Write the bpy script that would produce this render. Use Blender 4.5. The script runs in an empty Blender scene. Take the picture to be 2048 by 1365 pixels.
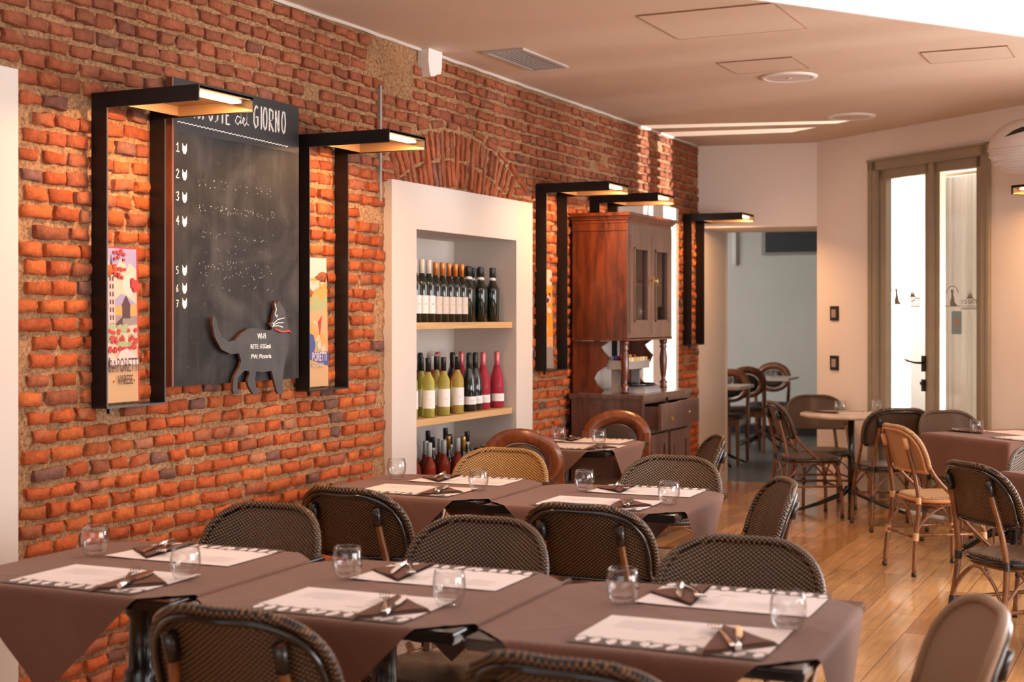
import bpy, math, random
from mathutils import Vector, Matrix
PI = math.pi
R = math.radians
sc = bpy.context.scene
COL = sc.collection
random.seed(7)

# ------------------------------------------------------------------ camera
CH = 1.5                       # eye height
cd = bpy.data.cameras.new('camera')
cam = bpy.data.objects.new('camera', cd); COL.objects.link(cam)
cam.location = (0, 0, CH); cam.rotation_euler = (R(90), 0, R(25.4))
cd.lens = 50; cd.sensor_width = 36; cd.shift_y = -47.5/2048
cd.clip_start = .05; cd.clip_end = 200
cd.dof.use_dof = True; cd.dof.focus_distance = 6.4; cd.dof.aperture_fstop = 3.4
sc.camera = cam
# ------------------------------------------------------------------ colour management
vs = sc.view_settings
vs.view_transform = 'Standard'; vs.look = 'None'; vs.gamma = 1; vs.use_curve_mapping = False
vs.exposure = 0.0
sc.cycles.use_denoising = True
sc.cycles.max_bounces = 8; sc.cycles.diffuse_bounces = 4; sc.cycles.glossy_bounces = 4
sc.cycles.transmission_bounces = 8; sc.cycles.transparent_max_bounces = 12
sc.cycles.caustics_reflective = False; sc.cycles.caustics_refractive = False
sc.cycles.sample_clamp_indirect = 5
# ------------------------------------------------------------------ sky
w = bpy.data.worlds.new('sky'); sc.world = w; w.use_nodes = True
bgn = w.node_tree.nodes['Background']
bgn.inputs[0].default_value = (.80, .88, 1, 1); bgn.inputs[1].default_value = 1.6

def light(name, kind, loc, target=None, energy=10, color=(1, 1, 1), size=1, size_y=None, **kw):
    l = bpy.data.lights.new(name, kind); l.energy = energy; l.color = color
    if kind == 'AREA':
        l.shape = 'RECTANGLE'; l.size = size; l.size_y = size_y or size
    elif kind in ('SPOT', 'POINT'):
        l.shadow_soft_size = size
    for k, v in kw.items(): setattr(l, k, v)
    o = bpy.data.objects.new(name, l); COL.objects.link(o); o.location = loc
    if target is not None:
        o.rotation_euler = (Vector(target)-Vector(loc)).to_track_quat('-Z', 'Y').to_euler()
    return o
# sun on the courtyard beyond the glass door (comes over the roof, never into the room)
sun = light('courtyard_sun', 'SUN', (0, 0, 8), (5, 6, 1.5), 3.0, (1, .94, .83))
sun.data.angle = R(1)
# daylight through the street windows on the right (out of frame) and behind the camera
light('window_daylight', 'AREA', (3.3, 4.1, 1.2), (0, 4.3, 1.15), 165, (1, .92, .87), 4.4, 1.2)
light('window_daylight', 'AREA', (1.25, 8.41, 1.6), (-.5, 6.3, 1.3), 135, (.96, .95, 1), 2.2, 2.2)
light('window_daylight', 'AREA', (-.3, -2.3, 1.8), (-1.2, 4, 1.6), 26, (1, .84, .72), 4.5, 1.7)
# low sun thrown up from the courtyard through the two door leaves
light('sun_glint', 'SPOT', (2.5, 11.95, .42), (-3.0, 10.95, 2.2), 5200, (1, .95, .93), .03,
      spot_size=R(34), spot_blend=.1)

# a second low reflection through the right hand window: soft bands over ceiling and niche frame
light('street_glint', 'SPOT', (8.0, 6.9, .55), (-1, 7.15, 2.2), 1500, (1, .95, .92), .12, spot_size=R(26), spot_blend=.2)

# ------------------------------------------------------------------ materials
MATS = {}
def newmat(name):
    m = bpy.data.materials.new(name); m.use_nodes = True
    nt = m.node_tree; b = nt.nodes['Principled BSDF']
    MATS[name] = m
    return m, nt, b
def N(nt, typ, **kw):
    n = nt.nodes.new(typ)
    for k, v in kw.items():
        if k.startswith('i_'):
            key = k[2:]
            n.inputs[int(key) if key.isdigit() else key].default_value = v
        else: setattr(n, k, v)
    return n
def L(nt, a, b): nt.links.new(a, b)
def rgba(c): return (c[0], c[1], c[2], 1)
def plain(name, c, rough=.6, metal=0, spec=.5, bump=0, bscale=60, var=0, vscale=6, coat=0, trans=0, ior=1.45, emis=None, es=0, sheen=0):
    m, nt, b = newmat(name)
    b.inputs['Base Color'].default_value = rgba(c)
    b.inputs['Roughness'].default_value = rough; b.inputs['Metallic'].default_value = metal
    b.inputs['Specular IOR Level'].default_value = spec
    b.inputs['Coat Weight'].default_value = coat; b.inputs['Coat Roughness'].default_value = .12
    b.inputs['Transmission Weight'].default_value = trans; b.inputs['IOR'].default_value = ior
    b.inputs['Sheen Weight'].default_value = sheen
    if emis:
        b.inputs['Emission Color'].default_value = rgba(emis); b.inputs['Emission Strength'].default_value = es
    tc = N(nt, 'ShaderNodeTexCoord')
    if var:
        n = N(nt, 'ShaderNodeTexNoise', i_Scale=vscale, i_Detail=4.0)
        L(nt, tc.outputs['Object'], n.inputs['Vector'])
        r = N(nt, 'ShaderNodeMapRange'); r.inputs[1].default_value = .3; r.inputs[2].default_value = .7
        r.inputs[3].default_value = 1-var; r.inputs[4].default_value = 1+var
        L(nt, n.outputs[0], r.inputs[0])
        mx = N(nt, 'ShaderNodeVectorMath', operation='SCALE'); mx.inputs[0].default_value = c
        L(nt, r.outputs[0], mx.inputs['Scale']); L(nt, mx.outputs[0], b.inputs['Base Color'])
    if bump:
        n = N(nt, 'ShaderNodeTexNoise', i_Scale=bscale, i_Detail=3.0)
        L(nt, tc.outputs['Object'], n.inputs['Vector'])
        bp = N(nt, 'ShaderNodeBump', i_Strength=bump, i_Distance=.004)
        L(nt, n.outputs[0], bp.inputs['Height']); L(nt, bp.outputs[0], b.inputs['Normal'])
    return m

def m_brick():
    m, nt, b = newmat('brick')
    at = N(nt, 'ShaderNodeAttribute', attribute_name='tint')
    tc = N(nt, 'ShaderNodeTexCoord')
    n1 = N(nt, 'ShaderNodeTexNoise', i_Scale=38.0, i_Detail=6.0, i_Roughness=.7)
    n2 = N(nt, 'ShaderNodeTexNoise', i_Scale=9.0, i_Detail=3.0)
    for n in (n1, n2): L(nt, tc.outputs['Object'], n.inputs['Vector'])
    r = N(nt, 'ShaderNodeMapRange'); r.inputs[1].default_value = .25; r.inputs[2].default_value = .75
    r.inputs[3].default_value = .62; r.inputs[4].default_value = 1.3
    L(nt, n1.outputs[0], r.inputs[0])
    sc_ = N(nt, 'ShaderNodeVectorMath', operation='SCALE')
    L(nt, at.outputs['Color'], sc_.inputs[0]); L(nt, r.outputs[0], sc_.inputs['Scale'])
    # lime dust
    rr = N(nt, 'ShaderNodeMapRange'); rr.inputs[1].default_value = .60; rr.inputs[2].default_value = .78
    rr.inputs[4].default_value = .55
    L(nt, n2.outputs[0], rr.inputs[0])
    mx = N(nt, 'ShaderNodeMix', data_type='RGBA'); mx.inputs['B'].default_value = (.44, .22, .125, 1)
    L(nt, rr.outputs[0], mx.inputs['Factor']); L(nt, sc_.outputs[0], mx.inputs['A'])
    L(nt, mx.outputs['Result'], b.inputs['Base Color'])
    b.inputs['Roughness'].default_value = .85; b.inputs['Specular IOR Level'].default_value = .25
    bp = N(nt, 'ShaderNodeBump', i_Strength=.9, i_Distance=.010)
    n3 = N(nt, 'ShaderNodeTexNoise', i_Scale=16.0, i_Detail=8.0, i_Roughness=.75); L(nt, tc.outputs['Object'], n3.inputs['Vector'])
    ah = N(nt, 'ShaderNodeMath', operation='ADD'); L(nt, n1.outputs[0], ah.inputs[0]); L(nt, n3.outputs[0], ah.inputs[1])
    L(nt, ah.outputs[0], bp.inputs['Height']); L(nt, bp.outputs[0], b.inputs['Normal'])
    return m
def m_mortar():
    m, nt, b = newmat('mortar')
    tc = N(nt, 'ShaderNodeTexCoord')
    n1 = N(nt, 'ShaderNodeTexNoise', i_Scale=70.0, i_Detail=6.0, i_Roughness=.75)
    n2 = N(nt, 'ShaderNodeTexNoise', i_Scale=3.0, i_Detail=3.0)
    for n in (n1, n2): L(nt, tc.outputs['Object'], n.inputs['Vector'])
    cr = N(nt, 'ShaderNodeValToRGB'); e = cr.color_ramp.elements
    e[0].position = .3; e[0].color = (.13, .062, .030, 1); e[1].position = .62; e[1].color = (.62, .38, .21, 1)
    L(nt, n1.outputs[0], cr.inputs[0])
    mx = N(nt, 'ShaderNodeMix', data_type='RGBA', blend_type='MULTIPLY'); mx.inputs['Factor'].default_value = .5
    cr2 = N(nt, 'ShaderNodeValToRGB'); e = cr2.color_ramp.elements
    e[0].position = .35; e[0].color = (.75, .62, .5, 1); e[1].position = .65; e[1].color = (1.25, 1.15, 1.05, 1)
    L(nt, n2.outputs[0], cr2.inputs[0]); L(nt, cr.outputs[0], mx.inputs['A']); L(nt, cr2.outputs[0], mx.inputs['B'])
    L(nt, mx.outputs['Result'], b.inputs['Base Color']); b.inputs['Roughness'].default_value = .95
    b.inputs['Specular IOR Level'].default_value = .1
    bp = N(nt, 'ShaderNodeBump', i_Strength=1.0, i_Distance=.012)
    L(nt, n1.outputs[0], bp.inputs['Height']); L(nt, bp.outputs[0], b.inputs['Normal'])
    return m
def m_floor():
    m, nt, b = newmat('oak_floor')
    tc = N(nt, 'ShaderNodeTexCoord')
    mp = N(nt, 'ShaderNodeMapping'); mp.inputs['Rotation'].default_value = (0, 0, R(90))
    L(nt, tc.outputs['Object'], mp.inputs['Vector'])
    br = N(nt, 'ShaderNodeTexBrick', offset=.37, i_Scale=1.0)
    br.inputs['Brick Width'].default_value = 1.15; br.inputs['Row Height'].default_value = .135
    br.inputs['Mortar Size'].default_value = .0022; br.inputs['Mortar Smooth'].default_value = .3
    br.inputs['Color1'].default_value = (.66, .36, .14, 1); br.inputs['Color2'].default_value = (.43, .20, .062, 1)
    br.inputs['Mortar'].default_value = (.14, .06, .02, 1)
    L(nt, mp.outputs[0], br.inputs['Vector'])
    m2 = N(nt, 'ShaderNodeMapping'); m2.inputs['Scale'].default_value = (26, 1.3, 1)
    L(nt, tc.outputs['Object'], m2.inputs['Vector'])
    n1 = N(nt, 'ShaderNodeTexNoise', i_Scale=1.6, i_Detail=6.0, i_Distortion=.6); L(nt, m2.outputs[0], n1.inputs['Vector'])
    n2 = N(nt, 'ShaderNodeTexNoise', i_Scale=2.2, i_Detail=2.0); L(nt, tc.outputs['Object'], n2.inputs['Vector'])
    r = N(nt, 'ShaderNodeMapRange'); r.inputs[1].default_value = .3; r.inputs[2].default_value = .7
    r.inputs[3].default_value = .8; r.inputs[4].default_value = 1.18; L(nt, n1.outputs[0], r.inputs[0])
    s = N(nt, 'ShaderNodeVectorMath', operation='SCALE'); L(nt, br.outputs[0], s.inputs[0]); L(nt, r.outputs[0], s.inputs['Scale'])
    r2 = N(nt, 'ShaderNodeMapRange'); r2.inputs[1].default_value = .3; r2.inputs[2].default_value = .7
    r2.inputs[3].default_value = .85; r2.inputs[4].default_value = 1.12; L(nt, n2.outputs[0], r2.inputs[0])
    s2 = N(nt, 'ShaderNodeVectorMath', operation='SCALE'); L(nt, s.outputs[0], s2.inputs[0]); L(nt, r2.outputs[0], s2.inputs['Scale'])
    L(nt, s2.outputs[0], b.inputs['Base Color'])
    b.inputs['Roughness'].default_value = .26; b.inputs['Coat Weight'].default_value = .5; b.inputs['Coat Roughness'].default_value = .11
    bp = N(nt, 'ShaderNodeBump', i_Strength=.02, i_Distance=.01)
    ad = N(nt, 'ShaderNodeMath', operation='ADD'); L(nt, n2.outputs[0], ad.inputs[0])
    iv = N(nt, 'ShaderNodeMath', operation='MULTIPLY'); iv.inputs[1].default_value = -.35; L(nt, br.outputs['Fac'], iv.inputs[0])
    L(nt, n2.outputs[0], bp.inputs['Height']); L(nt, bp.outputs[0], b.inputs['Normal'])
    return m
def m_wood(name, c1, c2, rough=.35, scale=(3, 3, .5), freq=9, coat=.2):
    m, nt, b = newmat(name)
    tc = N(nt, 'ShaderNodeTexCoord'); mp = N(nt, 'ShaderNodeMapping'); mp.inputs['Scale'].default_value = scale
    L(nt, tc.outputs['Object'], mp.inputs['Vector'])
    n = N(nt, 'ShaderNodeTexNoise', i_Scale=freq, i_Detail=5.0, i_Distortion=.8); L(nt, mp.outputs[0], n.inputs['Vector'])
    cr = N(nt, 'ShaderNodeValToRGB'); e = cr.color_ramp.elements
    e[0].position = .32; e[0].color = rgba(c1); e[1].position = .68; e[1].color = rgba(c2)
    L(nt, n.outputs[0], cr.inputs[0]); L(nt, cr.outputs[0], b.inputs['Base Color'])
    b.inputs['Roughness'].default_value = rough; b.inputs['Coat Weight'].default_value = coat; b.inputs['Coat Roughness'].default_value = .2
    return m
def m_weave(name, dark, dot, P=.0125, thr=.18, holes=.80, rough=.38):
    m, nt, b = newmat(name)
    tc = N(nt, 'ShaderNodeTexCoord'); sx = N(nt, 'ShaderNodeSeparateXYZ'); L(nt, tc.outputs['Object'], sx.inputs[0])
    k = 2*PI/P
    def sn(sock, ph=0.0):
        a = N(nt, 'ShaderNodeMath', operation='MULTIPLY_ADD'); a.inputs[1].default_value = k; a.inputs[2].default_value = ph
        L(nt, sock, a.inputs[0]); s = N(nt, 'ShaderNodeMath', operation='SINE'); L(nt, a.outputs[0], s.inputs[0]); return s.outputs[0]
    ad = N(nt, 'ShaderNodeMath', operation='SUBTRACT'); L(nt, sx.outputs['Z'], ad.inputs[0]); L(nt, sx.outputs['Y'], ad.inputs[1])
    p = N(nt, 'ShaderNodeMath', operation='MULTIPLY'); L(nt, sn(sx.outputs['X']), p.inputs[0]); L(nt, sn(ad.outputs[0]), p.inputs[1])
    r = N(nt, 'ShaderNodeMapRange'); r.inputs[1].default_value = thr-.12; r.inputs[2].default_value = thr+.12; L(nt, p.outputs[0], r.inputs[0])
    mx = N(nt, 'ShaderNodeMix', data_type='RGBA'); mx.inputs['A'].default_value = rgba(dark); mx.inputs['B'].default_value = rgba(dot)
    L(nt, r.outputs[0], mx.inputs['Factor']); L(nt, mx.outputs['Result'], b.inputs['Base Color'])
    b.inputs['Roughness'].default_value = rough; b.inputs['Coat Weight'].default_value = .15; b.inputs['Coat Roughness'].default_value = .22
    bp = N(nt, 'ShaderNodeBump', i_Strength=.6, i_Distance=.0025); L(nt, p.outputs[0], bp.inputs['Height']); L(nt, bp.outputs[0], b.inputs['Normal'])
    if holes < 1:
        lt = N(nt, 'ShaderNodeMath', operation='GREATER_THAN'); lt.inputs[1].default_value = -holes; L(nt, p.outputs[0], lt.inputs[0])
        L(nt, lt.outputs[0], b.inputs['Alpha'])
    return m
def m_board():
    m, nt, b = newmat('slate_board')
    tc = N(nt, 'ShaderNodeTexCoord')
    n1 = N(nt, 'ShaderNodeTexNoise', i_Scale=3.2, i_Detail=6.0, i_Distortion=1.4)
    mp = N(nt, 'ShaderNodeMapping'); mp.inputs['Scale'].default_value = (4, 9, .7)
    L(nt, tc.outputs['Object'], n1.inputs['Vector']); L(nt, tc.outputs['Object'], mp.inputs['Vector'])
    n2 = N(nt, 'ShaderNodeTexNoise', i_Scale=2.0, i_Detail=5.0); L(nt, mp.outputs[0], n2.inputs['Vector'])
    n3 = N(nt, 'ShaderNodeTexNoise', i_Scale=60.0, i_Detail=3.0); L(nt, tc.outputs['Object'], n3.inputs['Vector'])
    def rng(n, a, c, d):
        r = N(nt, 'ShaderNodeMapRange'); r.inputs[1].default_value = a; r.inputs[2].default_value = c; r.inputs[4].default_value = d
        L(nt, n.outputs[0], r.inputs[0]); return r
    a = rng(n1, .45, .8, .085); c = rng(n2, .52, .8, .055); d = rng(n3, .66, .8, .16)
    s = N(nt, 'ShaderNodeMath', operation='ADD'); L(nt, a.outputs[0], s.inputs[0]); L(nt, c.outputs[0], s.inputs[1])
    s2 = N(nt, 'ShaderNodeMath', operation='ADD'); L(nt, s.outputs[0], s2.inputs[0]); L(nt, d.outputs[0], s2.inputs[1])
    mx = N(nt, 'ShaderNodeMix', data_type='RGBA'); mx.inputs['A'].default_value = (.013, .012, .013, 1); mx.inputs['B'].default_value = (.5, .47, .45, 1)
    L(nt, s2.outputs[0], mx.inputs['Factor']); L(nt, mx.outputs['Result'], b.inputs['Base Color']); b.inputs['Roughness'].default_value = .6; b.inputs['Specular IOR Level'].default_value = .2
    return m
def m_glass(name, c=(1, 1, 1), rough=0.0):
    m, nt, b = newmat(name)
    b.inputs['Base Color'].default_value = rgba(c); b.inputs['Transmission Weight'].default_value = 1
    b.inputs['Roughness'].default_value = rough; b.inputs['IOR'].default_value = 1.45
    return m
def m_pane(name, tint=(1, 1, 1), fac=.06):
    # window glass: clear with a weak mirror reflection
    m, nt, b = newmat(name); nt.nodes.remove(b)
    t = N(nt, 'ShaderNodeBsdfTransparent'); t.inputs[0].default_value = rgba(tint)
    g = N(nt, 'ShaderNodeBsdfGlossy'); g.inputs['Roughness'].default_value = .01
    f0 = N(nt, 'ShaderNodeFresnel'); f0.inputs[0].default_value = 1.45
    geo = N(nt, 'ShaderNodeNewGeometry'); inv = N(nt, 'ShaderNodeMath', operation='SUBTRACT'); inv.inputs[0].default_value = 1; L(nt, geo.outputs['Backfacing'], inv.inputs[1])
    f = N(nt, 'ShaderNodeMath', operation='MULTIPLY'); L(nt, f0.outputs[0], f.inputs[0]); L(nt, inv.outputs[0], f.inputs[1])
    mx = N(nt, 'ShaderNodeMixShader'); L(nt, f.outputs[0], mx.inputs[0]); L(nt, t.outputs[0], mx.inputs[1]); L(nt, g.outputs[0], mx.inputs[2])
    L(nt, mx.outputs[0], nt.nodes['Material Output'].inputs[0]); return m

BRICK = m_brick(); MORTAR = m_mortar(); OAKF = m_floor()
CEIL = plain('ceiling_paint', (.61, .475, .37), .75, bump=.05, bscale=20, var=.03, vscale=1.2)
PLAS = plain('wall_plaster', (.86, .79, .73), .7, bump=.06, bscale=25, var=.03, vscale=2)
WHITE = plain('white_plaster', (.60, .54, .49), .6, bump=.05, bscale=30, var=.02, vscale=3)
BACKW = plain('back_room_plaster', (.66, .64, .60), .7, var=.04, vscale=1.5)
DARKF = m_wood('dark_plank_floor', (.045, .042, .04), (.10, .092, .085), .45, (12, .6, 1), 2)
BLACKM = plain('black_metal', (.012, .010, .010), .38, metal=.3)
EDGE = plain('dark_steel_edge', (.05, .045, .045), .3, metal=.7)
BRASST = plain('bronze_tray', (.36, .23, .13), .4, metal=.6)
EMIT = plain('lamp_diffuser', (1, .93, .8), .5, emis=(1, .74, .46), es=4.5)
GLOWP = plain('glowing_ceiling_white', (.9, .9, .9), .5, emis=(1, .97, .96), es=1.0)  # emission in place of light falling on the ceiling
BOARD = m_board(); BLACKB = plain('black_band', (.012, .011, .012), .55)
REDW = m_wood('frame_red_wood', (.10, .03, .015), (.20, .06, .03), .5)
CHALK = plain('chalk', (.85, .83, .8), .9)
CATB = plain('cat_slate', (.035, .034, .036), .55, var=.3, vscale=14)
CATE = plain('cut_wood_edge', (.10, .035, .016), .7)
REDC = plain('red_cord', (.45, .05, .04), .6)
DOORW = m_wood('olive_grey_paint', (.30, .245, .165), (.34, .28, .19), .45, (1, 1, 1), 3, 0)
DOORL = plain('pale_door_panel', (.50, .43, .30), .5)
PANE = m_pane('door_glass')
BRASS = plain('aged_brass', (.55, .36, .14), .3, metal=1)
CHROME = plain('polished_steel', (.82, .80, .78), .12, metal=1)
def m_tumbler(name):
    m, nt, b = newmat(name); nt.nodes.remove(b)
    t = N(nt, 'ShaderNodeBsdfTransparent'); lw = N(nt, 'ShaderNodeLayerWeight'); lw.inputs[0].default_value = .5
    g = N(nt, 'ShaderNodeBsdfGlossy'); g.inputs['Roughness'].default_value = .03
    p = N(nt, 'ShaderNodeMath', operation='POWER'); p.inputs[1].default_value = 2.6; L(nt, lw.outputs['Facing'], p.inputs[0])
    q = N(nt, 'ShaderNodeMath', operation='MULTIPLY_ADD'); q.inputs[1].default_value = .62; q.inputs[2].default_value = .045; L(nt, p.outputs[0], q.inputs[0])
    mc = N(nt, 'ShaderNodeMix', data_type='RGBA'); mc.inputs['A'].default_value = (.985, .985, .985, 1); mc.inputs['B'].default_value = (.80, .80, .80, 1)
    L(nt, p.outputs[0], mc.inputs['Factor']); L(nt, mc.outputs['Result'], t.inputs[0])
    mx = N(nt, 'ShaderNodeMixShader'); L(nt, q.outputs[0], mx.inputs[0]); L(nt, t.outputs[0], mx.inputs[1]); L(nt, g.outputs[0], mx.inputs[2])
    L(nt, mx.outputs[0], nt.nodes['Material Output'].inputs[0]); return m
GLASS = m_tumbler('clear_glass')
CLOTH = plain('brown_tablecloth', (.148, .064, .041), .75, bump=.25, bscale=420, var=.06, vscale=5, sheen=.1)
NAP = plain('brown_napkin', (.13, .055, .036), .85, bump=.2, bscale=300)
PAPER = plain('placemat_paper', (.74, .66, .65), .7)
PBAND = plain('placemat_dark_print', (.12, .09, .08), .7)
PDARK = plain('placemat_black_print', (.03, .025, .025), .7)
PGREY = plain('placemat_grey_print', (.55, .50, .49), .7)
TBLACK = plain('black_lacquer', (.008, .007, .007), .15, coat=.6)
IRON = plain('cast_iron', (.010, .009, .009), .25, coat=.3)
MARBLE = plain('stone_tabletop', (.60, .50, .44), .2, var=.25, vscale=9)
WALN = m_wood('red_walnut', (.05, .012, .005), (.17, .038, .012), .3, (5, 5, .8), 4, .5)
WALD = m_wood('dark_walnut', (.060, .026, .018), (.125, .062, .045), .34, (5, 5, .8), 4, .9)  # tones raised to carry the daylight sheen of the cabinet front
RINGW = m_wood('cherry_wood', (.12, .03, .010), (.26, .075, .024), .3, (4, 4, 1.5), 5, .4)
PADD = plain('dark_leather', (.035, .018, .014), .4)
BAMB = m_wood('brown_bamboo', (.11, .036, .010), (.26, .10, .03), .26, (8, 8, 1), 6, .4)
WRAP = plain('black_cane_wrap', (.014, .010, .009), .3, coat=.3)
WRAPT = plain('tan_cane_wrap', (.62, .36, .18), .4)
ORANGE = plain('orange_cane', (.58, .26, .11), .35)
W_DARK = m_weave('dark_brown_weave', (.008, .0045, .003), (.26, .120, .042), P=.0155, thr=.34)
W_YEL = m_weave('yellow_weave', (.16, .065, .015), (.66, .40, .13), P=.0155, holes=2)
W_BRN = m_weave('fine_brown_weave', (.055, .028, .015), (.12, .068, .038), P=.009, holes=2)
W_TAN = m_weave('tan_weave', (.36, .17, .07), (.74, .50, .26), P=.010, holes=.9)
W_GRY = m_weave('grey_brown_weave', (.022, .013, .008), (.36, .22, .12), P=.0155, thr=.30, holes=2)
W_BEI = m_weave('beige_brown_weave', (.27, .145, .075), (.34, .20, .115), P=.007, holes=2)
SHELF = m_wood('pale_oak_shelf', (.50, .30, .13), (.62, .40, .19), .45, (1, .35, 8), 6, 0)
WIN_D = plain('dark_green_glass', (.006, .012, .009), .06, coat=.5)
WIN_Y = plain('yellow_wine_glass', (.90, .86, .22), .05, trans=.7, ior=1.15)
WIN_P = plain('pink_wine_glass', (.62, .06, .10), .06, trans=.5, ior=1.15)
WIN_R = plain('amber_red_liquor', (.25, .035, .02), .06, trans=.3, ior=1.2)
LABW = plain('white_label', (.78, .74, .72), .6)
LABC = plain('cream_label', (.62, .54, .47), .6)
GOLDD = plain('gold_print', (.75, .42, .12), .4)
CAPW = plain('white_capsule', (.66, .63, .56), .4)
CAPO = plain('copper_capsule', (.62, .21, .05), .28, metal=.5)
CAPK = plain('black_capsule', (.012, .012, .013), .35)
CAPP = plain('pink_foil', (.62, .14, .17), .3, metal=.4)
CAPG = plain('gold_capsule', (.50, .30, .06), .3, metal=.6)
CAPS = plain('tax_strip_capsule', (.42, .47, .48), .4)
OUTW = plain('courtyard_plaster', (.86, .80, .66), .9, var=.03)
OUTG = plain('courtyard_paving', (.62, .58, .52), .9)
SHEER = plain('sheer_curtain', (.86, .85, .82), .8)
GREYP = plain('grey_plastic', (.30, .27, .25), .45)
WHITEP = plain('white_plastic', (.78, .75, .72), .4)
SWB = plain('black_switch', (.02, .016, .014), .3)
SWG = plain('switch_rocker', (.40, .32, .28), .35)
TEALS = plain('blue_grey_sticker', (.22, .33, .35), .5)
ORS = plain('orange_print', (.65, .2, .06), .5)
ETCH = plain('grey_glass_print', (.20, .18, .15), .6)
ACRYL = plain('glossy_acrylic', (.72, .66, .62), .12, coat=.5)

# ------------------------------------------------------------------ mesh builder
class MB:
    def __init__(s): s.v = []; s.f = []; s.m = []; s.sm = []
    def add(s, vs_, fs, mi=0, sm=False):
        o = len(s.v); s.v += [tuple(p) for p in vs_]
        for f in fs: s.f.append(tuple(i+o for i in f)); s.m.append(mi); s.sm.append(sm)
        return s
    def box(s, x0, x1, y0, y1, z0, z1, mi=0, T=None):
        v = [(x, y, z) for z in (z0, z1) for y in (y0, y1) for x in (x0, x1)]
        if T: v = [T(*p) for p in v]
        return s.add(v, [(0, 2, 3, 1), (4, 5, 7, 6), (0, 1, 5, 4), (2, 6, 7, 3), (0, 4, 6, 2), (1, 3, 7, 5)], mi)
    def tube(s, pts, r, n=8, mi=0, closed=False, caps=True, sq=None):
        pts = [Vector(p) for p in pts]; m = len(pts)
        rr = r if isinstance(r, (list, tuple)) else [r]*m
        up = None; rings = []
        for i, p in enumerate(pts):
            if closed: t = pts[(i+1) % m]-pts[i-1]
            else: t = pts[min(i+1, m-1)]-pts[max(i-1, 0)]
            t = t.normalized() if t.length > 1e-9 else Vector((0, 0, 1))
            if up is None:
                up = Vector((0, 0, 1)) if abs(t.z) < .9 else Vector((1, 0, 0))
            a = t.cross(up)
            if a.length < 1e-6: a = t.orthogonal()
            a.normalize(); b = a.cross(t).normalized(); up = b
            rings.append([p+(a*math.cos(2*PI*k/n)+b*math.sin(2*PI*k/n))*rr[i] for k in range(n)])
        o = [q for rg in rings for q in rg]; fs = []
        for i in range(m if closed else m-1):
            j = (i+1) % m
            for k in range(n):
                k2 = (k+1) % n; fs.append((i*n+k, i*n+k2, j*n+k2, j*n+k))
        s.add(o, fs, mi, True)
        if caps and not closed:
            s.add(rings[0], [tuple(range(n-1, -1, -1))][::1], mi); s.add(rings[-1], [tuple(range(n))], mi)
        return s
    def lathe(s, prof, n=16, c=(0, 0, 0), mi=0, sm=True, sx=1, sy=1):
        o = []
        for r, z in prof:
            for k in range(n):
                a = 2*PI*k/n; o.append((c[0]+r*math.cos(a)*sx, c[1]+r*math.sin(a)*sy, c[2]+z))
        fs = [(i*n+k, i*n+(k+1) % n, (i+1)*n+(k+1) % n, (i+1)*n+k) for i in range(len(prof)-1) for k in range(n)]
        s.add(o, fs, mi, sm)
        if prof[0][0] > 1e-5: s.add(o[:n], [tuple(range(n-1, -1, -1))], mi)
        if prof[-1][0] > 1e-5: s.add(o[-n:], [tuple(range(n))], mi)
        return s
    def prism(s, poly, T, t0, t1, mi=0, side=None):
        n = len(poly)
        v = [T(a, b, t0) for a, b in poly]+[T(a, b, t1) for a, b in poly]
        s.add(v, [tuple(range(n-1, -1, -1)), tuple(range(n, 2*n))], mi)
        return s.add(v, [(i, (i+1) % n, n+(i+1) % n, n+i) for i in range(n)], mi if side is None else side)
    def build(s, name, mats, parent=None, label=None, fix=True):
        me = bpy.data.meshes.new(name); me.from_pydata(s.v, [], s.f)
        for m in (mats if isinstance(mats, (list, tuple)) else [mats]): me.materials.append(m)
        me.polygons.foreach_set('material_index', s.m); me.polygons.foreach_set('use_smooth', s.sm)
        if fix:
            import bmesh
            b = bmesh.new(); b.from_mesh(me); bmesh.ops.remove_doubles(b, verts=b.verts, dist=1e-5)
            bmesh.ops.recalc_face_normals(b, faces=b.faces); b.to_mesh(me); b.free()
        me.update()
        o = bpy.data.objects.new(name, me); COL.objects.link(o)
        if parent: o.parent = parent
        if label: o['label'] = label
        return o
def tag(o, label, cat, group=None):
    o['label'] = label; o['category'] = cat
    if group: o['group'] = group
    return o
def thing(name, label, cat, loc=(0, 0, 0), rz=0, group=None):
    o = bpy.data.objects.new(name, None); COL.objects.link(o); o.location = loc; o.rotation_euler = (0, 0, rz)
    o.empty_display_size = .05
    return tag(o, label, cat, group)
def struct(name, mb, mats, fix=True):
    o = mb.build(name, mats, fix=fix); o['kind'] = 'structure'; return o
def copy_tree(o, parent=None):
    c = o.copy(); COL.objects.link(c); c.parent = parent
    for ch in list(o.children): copy_tree(ch, c)
    return c
USED = {}
def inst(key, maker, loc, rz, label, cat, group=None, sc_=None):
    """first call builds the thing, the later ones copy it with its parts"""
    if key not in USED: o = maker(); USED[key] = o
    else: o = copy_tree(USED[key])
    o.location = loc; o.rotation_euler = (0, 0, rz)
    if sc_: o.scale = sc_
    o['label'] = label; o['category'] = cat
    if group: o['group'] = group
    elif 'group' in o: del o['group']
    return o
def catmull(P, n=6):
    P = [Vector(p) for p in P]; out = []
    for i in range(len(P)-1):
        a = P[max(i-1, 0)]; b = P[i]; c = P[i+1]; d = P[min(i+2, len(P)-1)]
        for k in range(n):
            t = k/n
            out.append(.5*((2*b)+(c-a)*t+(2*a-5*b+4*c-d)*t*t+(3*b-a-3*c+d)*t**3))
    out.append(P[-1]); return out
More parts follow.
